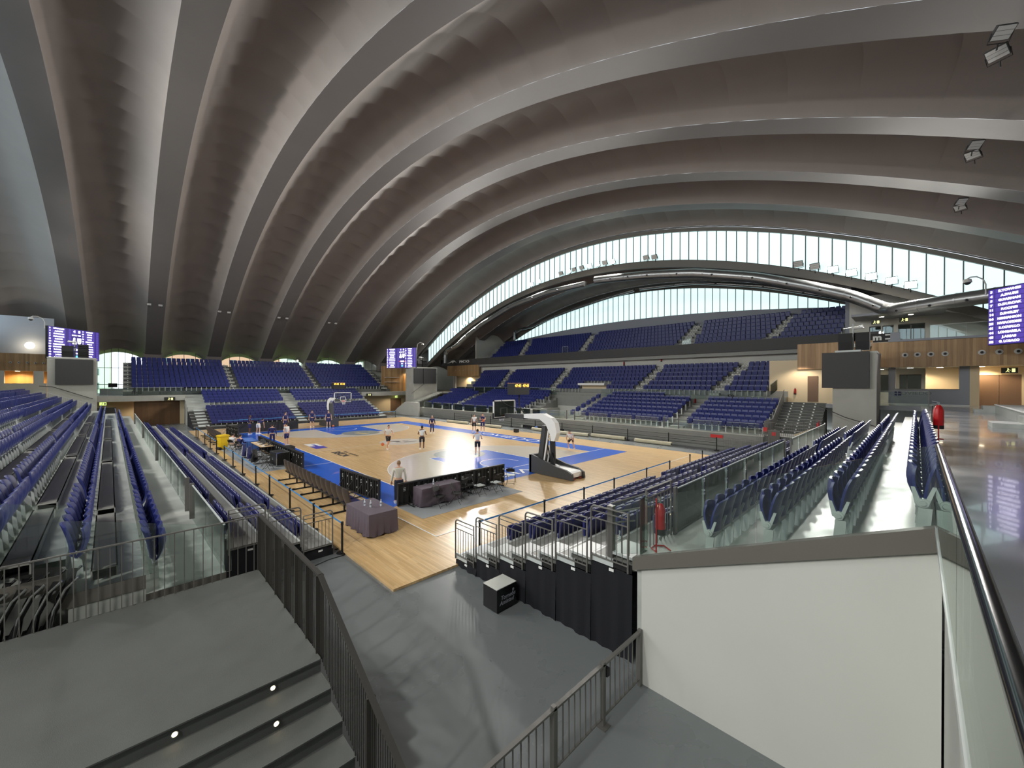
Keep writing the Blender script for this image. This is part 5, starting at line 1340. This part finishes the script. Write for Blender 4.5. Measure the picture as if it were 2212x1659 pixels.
for i, x in enumerate((-14.75,-16.4)): downlight('round lit lamp in the upper corridor ceiling, %s from the left' % ORD[i], (x,-34.2,10.4), .14)
# concourse seats block corner and steps at the right edge
b = MB(); b.box(-19.9,-18.9,-23.9,-22.9,3.5,3.66); b.box(-20.4,-19.2,-23.9,-22.9,3.66,3.86); b.box(-19.7,-18.6,-13.6,-12.3,3.5,3.66); b.box(-20.4,-19.3,-13.6,-11.6,3.66,3.9)
b.box(-26,-19.6,-22.9,-13.6,3.5,3.95); b.box(-26,-20.6,-22.9,-13.6,3.95,4.4); st2 = struct(b.build('terrace_upper_right', M['step']), 'concrete edge of the upper stand at the right')
b = MB(); b.box(-19.62,-19.56,-22.9,-13.6,3.93,3.97); b.build('edge_strip', M['paper'], st2)
for k in range(9): dup(bpy.data.objects['stadium_chair'], (-20.3,-14.0-.5*k,3.95), AR, 'navy seat, %s from the left, at the right picture edge' % ORD[8-k], 'folding seats at the right edge')

# ---------------------------------------------------------------- far right corner
wall('wall_wood_far', M['woodwall'], (48,48.3,-30.5,-22.4,3.5,7.9), label='oak boarded wall at the far right corner')
wall('door_2', M['orange'], (47.95,48.0,-28.4,-26.5,3.5,6.3), label='lit orange timber door recess in the far oak wall')
b = MB(); b.box(47.4,48,-25.4,-22.9,5.93,6.0); b.box(47.4,48,-25.4,-22.9,5.1,5.15); tag(b.build('wall_shelf', M['paper']), 'thin white shelves on the far oak wall', 'shelf')
wall('wall_wood_balcony', M['woodwall'], (38.4,48,-36.3,-36.05,6.3,8.3), label='oak band below the white lettering')
wall('wall_cream_far', M['warm'], (37.4,48.5,-38,-37.8,3.5,6.4), label='cream wall below the far oak band')
wall('floor_far_right', M['concrete'], (37.2,48.5,-38,-30,3.2,3.5), label='concrete walkway at the far right corner')
wall('wall_pier_far', M['greyblue'], (46,46.4,-36.8,-36.4,3.5,6.3), label='grey pier at the far right corner')
sg = thing('balcony_lettering', 'white PMDO lettering with bridge emblem on the dark balcony band', 'sign', (48.0,-35.99,9.0), PI)
text_mesh('lettering', 'PM\u2283O', .62, M['paper'], frame((5.5,-.012,-.03),(1,0,0),(0,0,1)), sg, ext=.004, sx=1.75, bold=.02)
b = MB(); b.prism([(0,-.2),(.9,.0),(1.7,.3),(2.4,.32),(2.9,.0),(3.2,-.22),(2.9,-.12),(2.6,.05),(2.2,.05),(2.0,-.2),(1.8,-.2),(1.6,.02),(1.1,-.12)], 'y', -.02, -.005); b.build('emblem', M['nozzle'], sg)
wall('trim_balcony_left', M['charcoal'], (45.2,50.2,-36.2,-36.0,8.3,9.5), label='left end of the dark balcony band')
wall('wall_stair_far', M['white'], (36.0,40.0,-22.6,-22.35,-.06,1.98), label='white stair wall at the far right corner')
b = MB(); b.prism([(40.0,-.06),(40.0,1.98),(42.5,.9),(44,.0),(44,-.06)], 'y', -22.6, -22.35); b.build('stair_flank', M['white'], bpy.data.objects['wall_stair_far'])
for k in range(12):
    if k == 0: b = MB()
    b.box(38.0, 39.9, -23.7-.42*k, -23.28-.42*k, 1.9+.13*k, 2.03+.13*k)
struct(b.build('stairs_far', M['concrete']), 'concrete steps climbing beside the far right tower')
t = thing('handrail', 'dark handrail climbing the far right concrete tower', 'handrail', (39.9,-24.0,2.9)); b = MB(); b.tube([(-2.6,1.6,-.4),(-.15,1.4,.0),(-.15,-4.2,3.2)] if False else [(-.12,.6,.4),(-.12,-4.2,3.6)], .03, 8); b.build('rail', M['steeld'], t)
wall('door_3', M['doorbrown'], (49.4,49.5,-26.8,-25.8,-.06,2.15),(49.4,49.5,-25.78,-24.75,-.06,2.15), label='brown double door under the far right slab')
wall('wall_right_door', M['warm'], (-12.2,-7.6,-31.7,-31.5,3.4,7.0), label='cream wall beside the right tower stairs')
wall('door_4', M['doorbrown'], (-11.05,-10.36,-31.5,-31.45,3.5,5.62), label='brown door beside the right tower stairs')
wall('wall_wood_tower', M['woodwall'], (-14.4,-9.7,-31.6,-31.2,6.2,8.3), label='oak band behind the right tower')

# ---------------------------------------------------------------- far left corner
wall('wall_wood_left', M['woodwall'], (48,48.3,15.4,33,6.2,8.0), label='oak boarded band at the far left')
wall('wall_left_room', M['white'], (48,48.2,15.4,33,3.5,4.9),(48,48.2,15.6,16.3,4.9,6.2),(48,48.2,18.2,20.2,4.9,6.2), label='white wall of the far left corner')
wall('wall_orange_left', M['orange'], (50,50.2,14,30,3.5,6.2), label='warm lit timber wall in the far left room')
wall('ceiling_left_room', M['white'], (48.2,52,14,33,6.2,6.4), label='ceiling of the far left room')
wall('floor_left_concourse', M['concrete'], (-7,57,15.6,33.6,3.2,3.44), label='left concourse floor')
downlight('round lit lamp before the orange timber wall at the far left', (48.5,17.4,6.2)); downlight('second lit lamp in the far left room, out to the left', (48.9,20.5,6.2))
wall('wall_left_upper', M['greyblue'], (49.5,49.8,15,33,8.0,12), label='grey upper wall at the far left')
b = MB(); b.ball((0,0,0),.35,12,8,sc=(1,1,1.0)); tag(b.build('globe_lamp', M['downlight'], loc=(48.6,16.6,8.9), smooth=60), 'blurred bright globe lamp above the far left oak band', 'lamp')
t = thing('handrail', 'dark handrail sloping down the far left tower wall', 'handrail', (42.9,14.8,4.5)); b = MB(); b.tube([(0,.6,.15),(0,-.2,.1),(0,-3.0,-1.2)], .03, 8); b.build('rail', M['steeld'], t)
picket('far_stair_railing', 'pale picket railing descending beside the far left tower', [(41.5,15.6,3.44),(41.5,13.6,2.6),(41.5,11.6,1.75)], .95, .05, sp=.14, rail_w=.04, m='bracket')
wall('wall_far_panels', M['wooddoor'], (47,47.2,4.55,8.7,-.06,2.75), label='large brown timber doors under the far slab')
wall('wall_far_pier', M['warm'], (46.6,46.9,4.2,4.6,-.06,2.85), label='cream pier beside the brown timber doors')
wall('door_5', M['mullion'], (49.4,49.5,10.2,12.1,.4,2.05), label='grey door in the far left passage')
wall('wall_far_white', M['white'], (45.4,45.8,3.4,4.2,-.06,1.95), label='white pier at the left end of the far retractable stand')
# desk and monitor before the far left arched window
t = thing('press_desk', 'pale desk with chairs below the leftmost far arched window', 'table', (52.0,10.6,3.5))
b = MB(); b.box(-.4,.4,-1.1,1.1,.7,.75); b.build('desktop', M['paper'], t); b = MB(); b.box(-.35,-.3,-1.0,1.0,0,.7); b.build('panel', M['bracket'], t)
t = thing('monitor', 'dark screen on the pale desk by the far left window', 'monitor', (52,10.5,4.25)); b = MB(); b.box(-.03,.03,-.4,.4,.15,.65); b.build('screen', M['black'], t); b = MB(); b.box(-.1,.1,-.15,.15,0,.02); b.box(-.02,.02,-.03,.03,0,.2); b.build('stand', M['charcoal'], t)
for tx_, x, y, z, sz, lab in (('FN6',46.58,8.45,3.83,.42,'black FN6 mark on the front of the far upper stand'),('FN2',46.58,-22.0,3.8,.42,'black row mark at the right end of the far upper stand')):
    text_mesh('row_mark', tx_, sz, M['black'], frame((x,y,z),(0,-1,0),(0,0,1)), None, ext=.002, sx=1.2, bold=.015)
    tag(bpy.context.scene.objects[-1] if False else [o for o in bpy.data.objects if o.name.startswith('row_mark')][-1], lab, 'lettering')
o = text_mesh('section_mark', 'E9', .46, M['black'], frame((-4.95,-29.94,3.8),(-1,0,0),(0,0,1)), None, ext=.002, sx=1.2, bold=.015); tag(o, 'black E9 mark on the walkway glass of the side stand', 'lettering')
# small middle entry in the side stand
wall('trim_entry', M['paper'], (8.95,12.75,-31.6,-30.9,4.75,5.0), label='pale lintel of the small entry in the side seats')
wall('wall_entry_warm', M['warm'], (8.95,12.75,-31.9,-31.8,3.5,4.75), label='cream lit back of the small side entry')

# ---------------------------------------------------------------- fire extinguishers and signs
def extinguisher(lab, loc, rz=0, stand=False, h=.62):
    t = thing('fire_extinguisher', lab, 'fire extinguisher', loc, rz)
    z = .32 if stand else 0; s = h/.62
    b = MB(); b.tube([(0,0,z),(0,0,z+.03),(0,0,z+.38*s),(0,0,z+.46*s),(0,0,z+.49*s)], [.07*s,.082*s,.082*s,.05*s,.03*s], 16); b.build('cylinder', M['red'], t, smooth=40)
    b = MB(); b.tube([(0,0,z-.02),(0,0,z+.08)], .0835*s, 16); b.build('foot_ring', M['black'], t)
    b = MB(); b.tube([(0,0,z+.49*s),(0,0,z+.53*s)], .022*s, 8); b.bar((-.02,0,z+.54*s),(.11*s,0,z+.57*s),.02,.015); b.bar((-.02,0,z+.53*s),(.1*s,0,z+.52*s),.02,.012); b.build('valve', M['chrome'], t)
    b = MB(); b.tube([(.03,0,z+.5*s),(.1*s,.02,z+.46*s),(.1*s,.03,z+.3*s),(.095*s,.03,z+.12*s)], .012, 6); b.build('hose', M['black'], t, smooth=60)
    b = MB()
    for i in range(5):
        a0, a1 = -2.5+.3*i, -2.5+.3*(i+1)
        b.poly([(.0835*s*math.cos(a0), .0835*s*math.sin(a0), z+.18*s),(.0835*s*math.cos(a1), .0835*s*math.sin(a1), z+.18*s),(.0835*s*math.cos(a1), .0835*s*math.sin(a1), z+.34*s),(.0835*s*math.cos(a0), .0835*s*math.sin(a0), z+.34*s)])
    b.build('label', M['paper'], t)
    if stand:
        b = MB(); b.tube([(-.06,.09,0),(-.06,.09,z+.62)], .014, 8); b.tube([(-.06,.09,.012),(.1,.12,.012),(.22,.02,.012),(.2,-.14,.012),(.0,-.18,.012)], .012, 6); b.bar((-.06,.09,z+.25),(0,.05,z+.25),.02,.02); b.build('stand', M['red'], t, smooth=50)
    return t
extinguisher('large red fire extinguisher on a red stand at the corner of the right concrete stand', (-13.62,2.66,2.1), -.8, True, .66)
extinguisher('red fire extinguisher on a red stand on the polished concourse', (-17.17,-6.56,3.5), -.6, True, .8)
extinguisher('red fire extinguisher by the foot of the right tower', (-12.4,-21.9,1.75), 0, True, .62)
extinguisher('red fire extinguisher on the cream wall beside the brown door', (-9.5,-31.42,4.1), PI/2)
extinguisher('red fire extinguisher on the white beam over the middle side seats', (4.8,-36.85,7.62), PI/2)
extinguisher('dark red extinguisher on the white beam further left', (9.8,-36.85,7.3), PI/2)
extinguisher('red extinguisher on the walkway wall right of the side seats aisle', (-1.84,-29.85,3.05), PI/2, False, .6)
extinguisher('small red extinguisher at the front of the far upper stand', (46.5,-6.0,3.5), PI, False, .6)
b = MB(); b.box(-.12,.12,-.01,.01,-.16,.16); tag(b.build('fire_sign', M['redsign'], loc=(-9.2,-23.28,1.72)), 'small red fire sign at the end of the side glass front', 'sign')
t = thing('hose_cabinet', 'grey hose cabinet with red sign by the foot of the side stairs', 'cabinet', (-9.75,-23.25,.95)); b = MB(); b.box(-.35,.35,0,.15,0,.75); b.build('box', M['band'], t); b = MB(); b.box(-.12,.12,.15,.16,.4,.65); b.build('sign', M['redsign'], t)
b = MB(); b.box(-.45,.45,-.01,.01,-.12,.12); tag(b.build('fire_sign', M['redsign'], loc=(-6.0,-23.15,.95)), 'red and white sign on the grey retracted stand front', 'sign')
b = MB(); b.prism([(0,0),(1.3,.62),(1.3,-.75)], 'y', 0, .05); tag(b.build('ramp_flap', M['warm'], loc=(-11.0,-22.5,1.6), rz=PI), 'cream triangular panel below the side stairs', 'panel')

# ---------------------------------------------------------------- ducts
def duct(lab, pts, y, r, drop=None):
    t = thing('air_duct', lab, 'duct', (0,0,0))
    P = [Vector((x, y, z)) if len(q) == 2 else Vector(q) for q in pts for x, z in [(q[0], q[-1])]]
    dense = []
    for a, c in zip(P[:-1], P[1:]):
        for k in range(6): dense.append(a.lerp(c, k/6))
    dense.append(P[-1])
    sm = [dense[0]]+[(dense[i-1]+dense[i]*2+dense[i+1])/4 for i in range(1, len(dense)-1)]+[dense[-1]]
    b = MB(); b.tube(sm, r, 18); b.build('pipe', M['duct'], t, smooth=50)
    b = MB()
    for i in range(3, len(sm)-2, 4):
        d = (sm[i+1]-sm[i]).normalized(); b.tube([sm[i]-d*.025, sm[i]+d*.025], r*1.03, 18)
    b.build('collars', M['duct'], t)
    for i in range(4, len(sm)-3, 4):
        n = MB(); p = sm[i]+Vector((0, r*.85, -r*.25)); n.tube([p, p+Vector((0,.16,-.04))], [.11,.08], 10); o = n.build('jet_nozzle', M['duct'], t, smooth=40)
        k = MB(); k.tube([p+Vector((0,.15,-.037)), p+Vector((0,.165,-.042))], .075, 10); k.build('throat', M['black'], o)
    return t
duct('large galvanised duct following the arch edge, right half, with branch to the right', [(11.1,17.75),(7.6,17.45),(4.2,17.1),(-.84,16.3),(-6.2,14.85),(-10.1,13.35),(-13.1,12.0),(-15.0,10.75),(-15.6,-31.2,10.45),(-18.2,-29.9,10.5),(-20.5,-28.9,10.5),(-24,-27.5,10.5)], -32.3, .47)
duct('galvanised duct following the arch edge, left half, reaching the far corner', [(12.7,17.6),(19,17.55),(26.4,16.55),(33,14.6),(37,13.0),(39.9,11.5),(42.7,10.8),(43.3,10.2),(43.4,8.6)], -32.3, .36)
duct('thin galvanised duct along the rear arch, right half', [(12.0,19.0),(4.1,18.5),(-4,16.6),(-9.7,14.6),(-11.5,13.9)], -45.2, .24)
duct('thin galvanised duct along the rear arch, left half, bending down', [(12.9,18.95),(18.4,18.4),(24.5,17.5),(30.1,16.5),(34.1,15.5),(37.6,15.35),(38.5,15.0),(38.5,13.4)], -45.2, .24)
# ---------------------------------------------------------------- floodlights
def flood(lab, p, rz, tilt, lit, s=1.0, grp='floodlights on the arch edge'):
    t = thing('floodlight', lab, 'floodlight', p, rz, grp)
    Rm = Matrix.Rotation(tilt, 4, 'X')
    b = MB(); b.box(-.34*s,.34*s,-.06*s,.06*s,-.26*s,.26*s); b.xf(Rm); b.build('housing', M['charcoal'], t)
    b = MB()
    for k in (-1, 0, 1): b.box(-.31*s,.31*s,.062*s,.07*s,-.075*s+.165*s*k,.075*s+.165*s*k)
    b.xf(Rm); b.build('lamp_face', M['lampface'] if lit else M['nozzle'], t)
    b = MB(); b.tube([(-.37*s,0,0),(-.37*s,-.2*s,-.3*s),(.37*s,-.2*s,-.3*s),(.37*s,0,0)], .02*s, 6); b.tube([(0,-.2*s,-.3*s),(0,-.25*s,-.55*s)], .03*s, 6); b.build('yoke', M['black'], t)
FL = [(-9.44,0),(-10.6,0),(-11.83,1),(-13.0,1),(-14.2,1),(-15.36,1),(-16.4,1),(3.75,0),(4.74,0),(9.04,1),(10.14,0),(11.2,1),(12.38,1),(13.6,0),(14.8,0),(15.7,1),(17.0,0),(21.0,1),(22.4,1),(34.5,1),(36.1,1),(37.7,1),(39.0,1),(41.0,1)]
for i, (x, l) in enumerate(FL): flood('%s floodlight on the arch edge, %s from the right end' % ('lit' if l else 'dark', ordn(i) if i < 7 else ordn(i)), (x,-32.85,soffit(x,19.55)+.4), 0, -.5, l, 1.0 if x < 0 else .95)
k = 0
for y in (-7.0,-13.8,-20.4):
    for dy in (.35,-.55):
        flood('unlit black floodlight hanging from the ceiling ribs at the right, %s from the near side' % ORD[k], (-18.25,y+dy,14.0), .6 if dy > 0 else -.4, -.9, 0, .62, 'floodlights on the near ribs'); k += 1
k = 0
for y in (6.9,.2,-6.6,-13.4):
    for dy in (.5,-.5): flood('small dark floodlight on the far ribs, %s from the left' % ORD[k], (46.1,y+dy,14.2), PI/2, -.9, 0, .6, 'floodlights on the far ribs'); k += 1
# ---------------------------------------------------------------- people
def skinned(name, V, E_, R, m, parent, sub=1):
    me = bpy.data.meshes.new(name); me.from_pydata(V, E_, []); o = bpy.data.objects.new(name, me); COL.objects.link(o)
    md = o.modifiers.new('s', 'SKIN')
    for i, r in enumerate(R): me.skin_vertices[0].data[i].radius = (r, r)
    me.skin_vertices[0].data[0].use_root = True
    o.modifiers.new('d', 'SUBSURF').levels = sub
    dg = bpy.context.evaluated_depsgraph_get(); n = bpy.data.meshes.new_from_object(o.evaluated_get(dg))
    bpy.data.objects.remove(o); bpy.data.meshes.remove(me)
    n.name = name; n.materials.clear(); n.materials.append(M[m]); n.shade_smooth(); return n
def person(lab, loc, face, skin='skin_l', top='jersey_w', low='shorts_b', hair='hair_d', pose='stand', long_top=False, long_low=False, h=1.95):
    t = thing('person', lab, 'person', loc, face-PI/2); s = h/1.95
    lean = {'bend': 1.05, 'crouch': .75, 'run': .22, 'sit': .1}.get(pose, .03)
    hz = {'sit': .5, 'crouch': .82, 'bend': .95}.get(pose, 1.0)
    d = Vector((0, math.sin(lean), math.cos(lean))); H = Vector((0, 0, hz)); CH = H+d*.5; NK = H+d*.58; HD = H+d*.70+Vector((0,.02,0))
    def leg(sx):
        hip = H+Vector((sx*.11, 0, -.05))
        if pose == 'sit': k = hip+Vector((sx*.03,.45,.02)); a = Vector((sx*.14,.45,.08))
        elif pose == 'crouch': k = Vector((sx*.2,.2,.48)); a = Vector((sx*.22,-.02,.08))
        elif pose == 'run': k = hip+Vector((0,.25*sx+.08,-.42)); a = k+Vector((0,-.12 if sx > 0 else -.34,-.42 if sx > 0 else -.26))
        else: k = Vector((sx*.13,.03,.5)); a = Vector((sx*.15,0,.08))
        return hip, k, a, a+Vector((sx*.03,.16,-.04))
    def arm(sx):
        sh = CH+Vector((sx*.21,0,0))
        if pose in ('cross',): e = sh+Vector((sx*.06,.1,-.28)); w = e+Vector((-sx*.22,.16,.06))
        elif pose == 'crouch': e = sh+Vector((sx*.08,.02,-.28)); w = Vector((sx*.2,.22,.55))
        elif pose == 'bend': e = sh+Vector((0,.06,-.28)); w = e+Vector((0,.05,-.26))
        elif pose == 'run': e = sh+Vector((sx*.08,-.12*sx,-.27)); w = e+Vector((0,.22,-.05))
        elif pose == 'sit': e = sh+Vector((sx*.06,.08,-.28)); w = e+Vector((0,.24,-.02))
        else: e = sh+Vector((sx*.07,-.02,-.3)); w = e+Vector((sx*.03,.06,-.27))
        return sh, e, w
    V = [H, H+d*.25, CH, NK, HD-Vector((0,0,.05))]; E_ = [(0,1),(1,2),(2,3),(3,4)]; R = [.12,.11,.13,.055,.06]
    hands = MB(); cuffs = []
    for sx in (-1, 1):
        o = len(V); L = leg(sx); V += list(L); E_ += [(0,o),(o,o+1),(o+1,o+2),(o+2,o+3)]; R += [.09,.062,.042,.035]
        o = len(V); A = arm(sx); V += list(A); E_ += [(2,o),(o,o+1),(o+1,o+2)]; R += [.055,.042,.028]; cuffs.append((A, L))
        w = A[2]; dr = (A[2]-A[1]).normalized(); sd = dr.cross(Vector((0,1,.2))).normalized()
        hands.bar(w, w+dr*.09, .075, .03)
        for k, ln in enumerate((.065,.078,.072,.055)):
            b0 = w+dr*.085+sd*(-.028+.019*k); b1 = b0+dr*ln*.55; hands.tube([b0, b1, b1+dr*ln*.4+Vector((0,.015,-.01))], [.009,.008,.006], 5)
        b0 = w+dr*.025+sd*.04; hands.tube([b0, b0+sd*.03+dr*.03, b0+sd*.035+dr*.06], [.011,.009,.007], 5)
    me = skinned('body', V, E_, R, skin, t)
    hb = MB(); c = HD+Vector((0,0,.03)); hb.ball(c, .1, 14, 10, sc=(.78,.95,1.15)); hb.tube([c+Vector((0,.085,.02)), c+Vector((0,.118,-.02)), c+Vector((0,.09,-.03))], [.008,.016,.012], 6)
    for sx in (-1, 1): hb.ball(c+Vector((sx*.08,0,-.005)), .024, 6, 5, sc=(.4,.8,1.2))
    bm = bmesh.new(); bm.from_mesh(me)
    for q in (hands, hb):
        tmp = q.mesh('tmp', M[skin], 60); bm.from_mesh(tmp); bpy.data.meshes.remove(tmp)
    for f in bm.faces: f.material_index = 0; f.smooth = True
    bm.to_mesh(me); bm.free(); link('body', me, t)
    e = MB()
    for sx in (-1, 1): e.ball(c+Vector((sx*.034,.083,.02)), .012, 6, 5)
    e.build('eyes', M['eye'], t); e = MB(); e.box(c.x-.025, c.x+.025, c.y+.078, c.y+.092, c.z-.058, c.z-.048); e.build('mouth', M['lip'], t)
    e = MB(); e.ball(c+Vector((0,-.018,.035)), .106, 12, 9, sc=(.8,.92,1.0)); e.build('hair', M[hair], t, smooth=60)
    V = [H+d*.02, H+d*.25, CH, CH+d*.05]; E_ = [(0,1),(1,2),(2,3)]; R = [.145,.14,.155,.11]
    for (A, L) in cuffs:
        o = len(V); V += [A[0], A[0].lerp(A[1], .35)]; E_ += [(2,o),(o,o+1)]; R += [.07,.06]
        if long_top: V += [A[1], A[1].lerp(A[2], .9)]; E_ += [(o+1,o+2),(o+2,o+3)]; R += [.058,.045]
    link('top', skinned('top', V, E_, R, top, t), t)
    V = [H+d*.06]; E_ = []; R = [.145]
    for (A, L) in cuffs:
        o = len(V); V += [L[0], L[0].lerp(L[1], .85)]; E_ += [(0,o),(o,o+1)]; R += [.105,.09]
        if long_low: V += [L[1], L[1].lerp(L[2], .95)]; E_ += [(o+1,o+2),(o+2,o+3)]; R += [.078,.06]
    link('trousers' if long_low else 'shorts', skinned('shorts', V, E_, R, low, t), t)
    for (A, L) in cuffs:
        a = L[2]; f = MB(); f.hexa([tuple(a+Vector(p)) for p in [(-.05,-.09,-.08),(.05,-.09,-.08),(.05,.2,-.08),(-.05,.2,-.08),(-.045,-.08,.04),(.045,-.08,.04),(.04,.16,-.02),(-.04,.16,-.02)]]); f.build('shoe', M['shoe'], t)
    t.scale = (s, s, s); return t
C = math.atan2
person('man in cream hoodie and dark trousers walking behind the near led boards', (-1.55,1.15,0), -.35, top='hood', low='jeans', hair='hair_l', long_top=True, long_low=True, h=1.85)
person('player in white top dribbling left of the centre circle', (11.13,-4.81,0), 2.9, pose='run')
person('player in white sleeveless top jogging right of the centre circle', (8.88,-6.35,0), -.6, skin='skin_d', pose='run')
person('player in white top running on the near grey free throw circle', (4.3,-7.9,0), -.7, pose='run')
person('coach in navy tracksuit standing on the far right sideline', (17.12,-12.55,0), 2.8, top='jersey_n', low='jersey_n', hair='hair_g', long_top=True, long_low=True, h=1.85)
person('player in navy kit standing beyond the far sideline holding a ball', (14.1,-16.6,0), 2.4, top='jersey_n', low='jersey_n', pose='cross', h=2.05)
person('player in white top standing just before the navy player, far sideline', (14.6,-15.9,0), 2.6)
person('player in white top bending with hands on knees by the far sideline', (1.52,-14.79,0), 1.9, pose='crouch')
person('dark skinned player in navy kit with folded arms before the far led front', (28.6,.75,0), -2.0, skin='skin_d', top='jersey_n', low='jersey_n', pose='cross')
person('player in navy top and white shorts bending over near the far left corner', (28.3,.1,0), -.9, top='jersey_n', low='jersey_w', pose='bend')
person('tall player in navy kit standing at the far left led front', (29.5,-2.6,0), -2.6, top='jersey_n', low='jersey_n', h=2.05)
person('player in navy kit standing left of the far hoop', (31.0,-5.7,0), 2.9, top='jersey_n', low='jersey_n', h=2.0)
person('player in navy kit with a ball at the foot of the far hoop', (29.5,-6.95,0), 2.9, top='jersey_n', low='jersey_n', h=2.0)
person('player in white top and navy shorts at the left sideline by the led boards', (18.1,.25,0), .6, low='jersey_n')
person('person in navy tracksuit standing by the scorer table', (19.2,1.0,0), -.3, top='jersey_n', low='jersey_n', long_top=True, long_low=True, h=1.8)
for i, (x, y, a, lw) in enumerate([(18.6,3.75,-.9,'white shirt seated on a chair nearest the yellow bin'),(17.4,3.5,-1.0,'navy jacket seated beside the blue table')]):
    folding_chair('folding chair under the person in '+('white shirt' if i == 0 else 'navy jacket'), (x,y,0), a-PI/2, grp='occupied folding chairs')
    person('person in '+lw, (x,y,0), a, top='jersey_w' if i == 0 else 'jersey_n', low='khaki' if i == 0 else 'jeans', pose='sit', long_top=i == 1, long_low=True, h=1.85)
for p, w in (((11.6,-4.6,.35),'bouncing beside the dribbling player'),((29.2,-7.35,.13),'on the floor at the far hoop'),((13.85,-16.5,1.2),'held by the navy player at the far sideline')):
    b = MB(); b.ball((0,0,0), .122, 14, 10); tag(b.build('basketball', M['ballo'], loc=p, smooth=60), 'orange basketball '+w, 'ball')
# ---------------------------------------------------------------- light
def area(name, loc, look, sx, sy, power, rgb, spread=PI):
    d = bpy.data.lights.new(name, 'AREA'); d.shape = 'RECTANGLE'; d.size = sx; d.size_y = sy; d.energy = power; d.color = rgb; d.spread = spread
    o = bpy.data.objects.new(name, d); COL.objects.link(o); o.location = loc
    o.rotation_euler = (Vector(look)-Vector(loc)).to_track_quat('-Z', 'Y').to_euler(); return o
def spot(name, loc, look, power, size, rgb=(1,.96,.9), blend=.5, rad=.3):
    d = bpy.data.lights.new(name, 'SPOT'); d.energy = power; d.spot_size = size; d.spot_blend = blend; d.color = rgb; d.shadow_soft_size = rad
    o = bpy.data.objects.new(name, d); COL.objects.link(o); o.location = loc
    o.rotation_euler = (Vector(look)-Vector(loc)).to_track_quat('-Z', 'Y').to_euler(); return o
for x in (-16.4, -14.2, -11.8, 9.0, 12.4, 15.7, 21.7, 34.5, 37.7, 41.0):
    spot('flood_beam', (x,-32.5,soffit(x,19.55)+.35), (14+(x-14)*.35,-5,0), 3600, 2.0, rad=.35)
for x in (-16, -12, 6, 12, 18, 22, 34, 40):
    spot('flood_beam', (x,19.7,soffit(x,19.55)+.35), (14+(x-14)*.45,-12,0), 2300, 2.1, rad=.35)
for x in (-17, -20): spot('corridor_lamp', (x,-32.3,6.1), (x,-32.3,0), 160, 2.6, (1,.78,.5), rad=.15)
spot('corridor_lamp', (48.6,17.4,6.1), (49.2,17.4,3), 260, 2.6, (1,.74,.42), rad=.15)
spot('corridor_lamp', (47.2,-27.4,7.0), (47.9,-27.4,4), 120, 2.4, (1,.74,.42), rad=.15)
spot('corridor_lamp', (43,-37.0,6.2), (43,-37.4,3), 200, 2.6, (1,.8,.55), rad=.15)
spot('corridor_lamp', (47.5,8,2.7), (47.5,8,0), 120, 2.6, (1,.8,.55), rad=.15); spot('corridor_lamp', (47.3,-24.5,2.7), (47.6,-24.5,0), 120, 2.6, (1,.8,.55), rad=.15)
spot('corridor_lamp', (-10,-30.3,6.6), (-10,-30.8,3), 120, 2.4, (1,.85,.68), rad=.15)
vs.exposure = 0.75
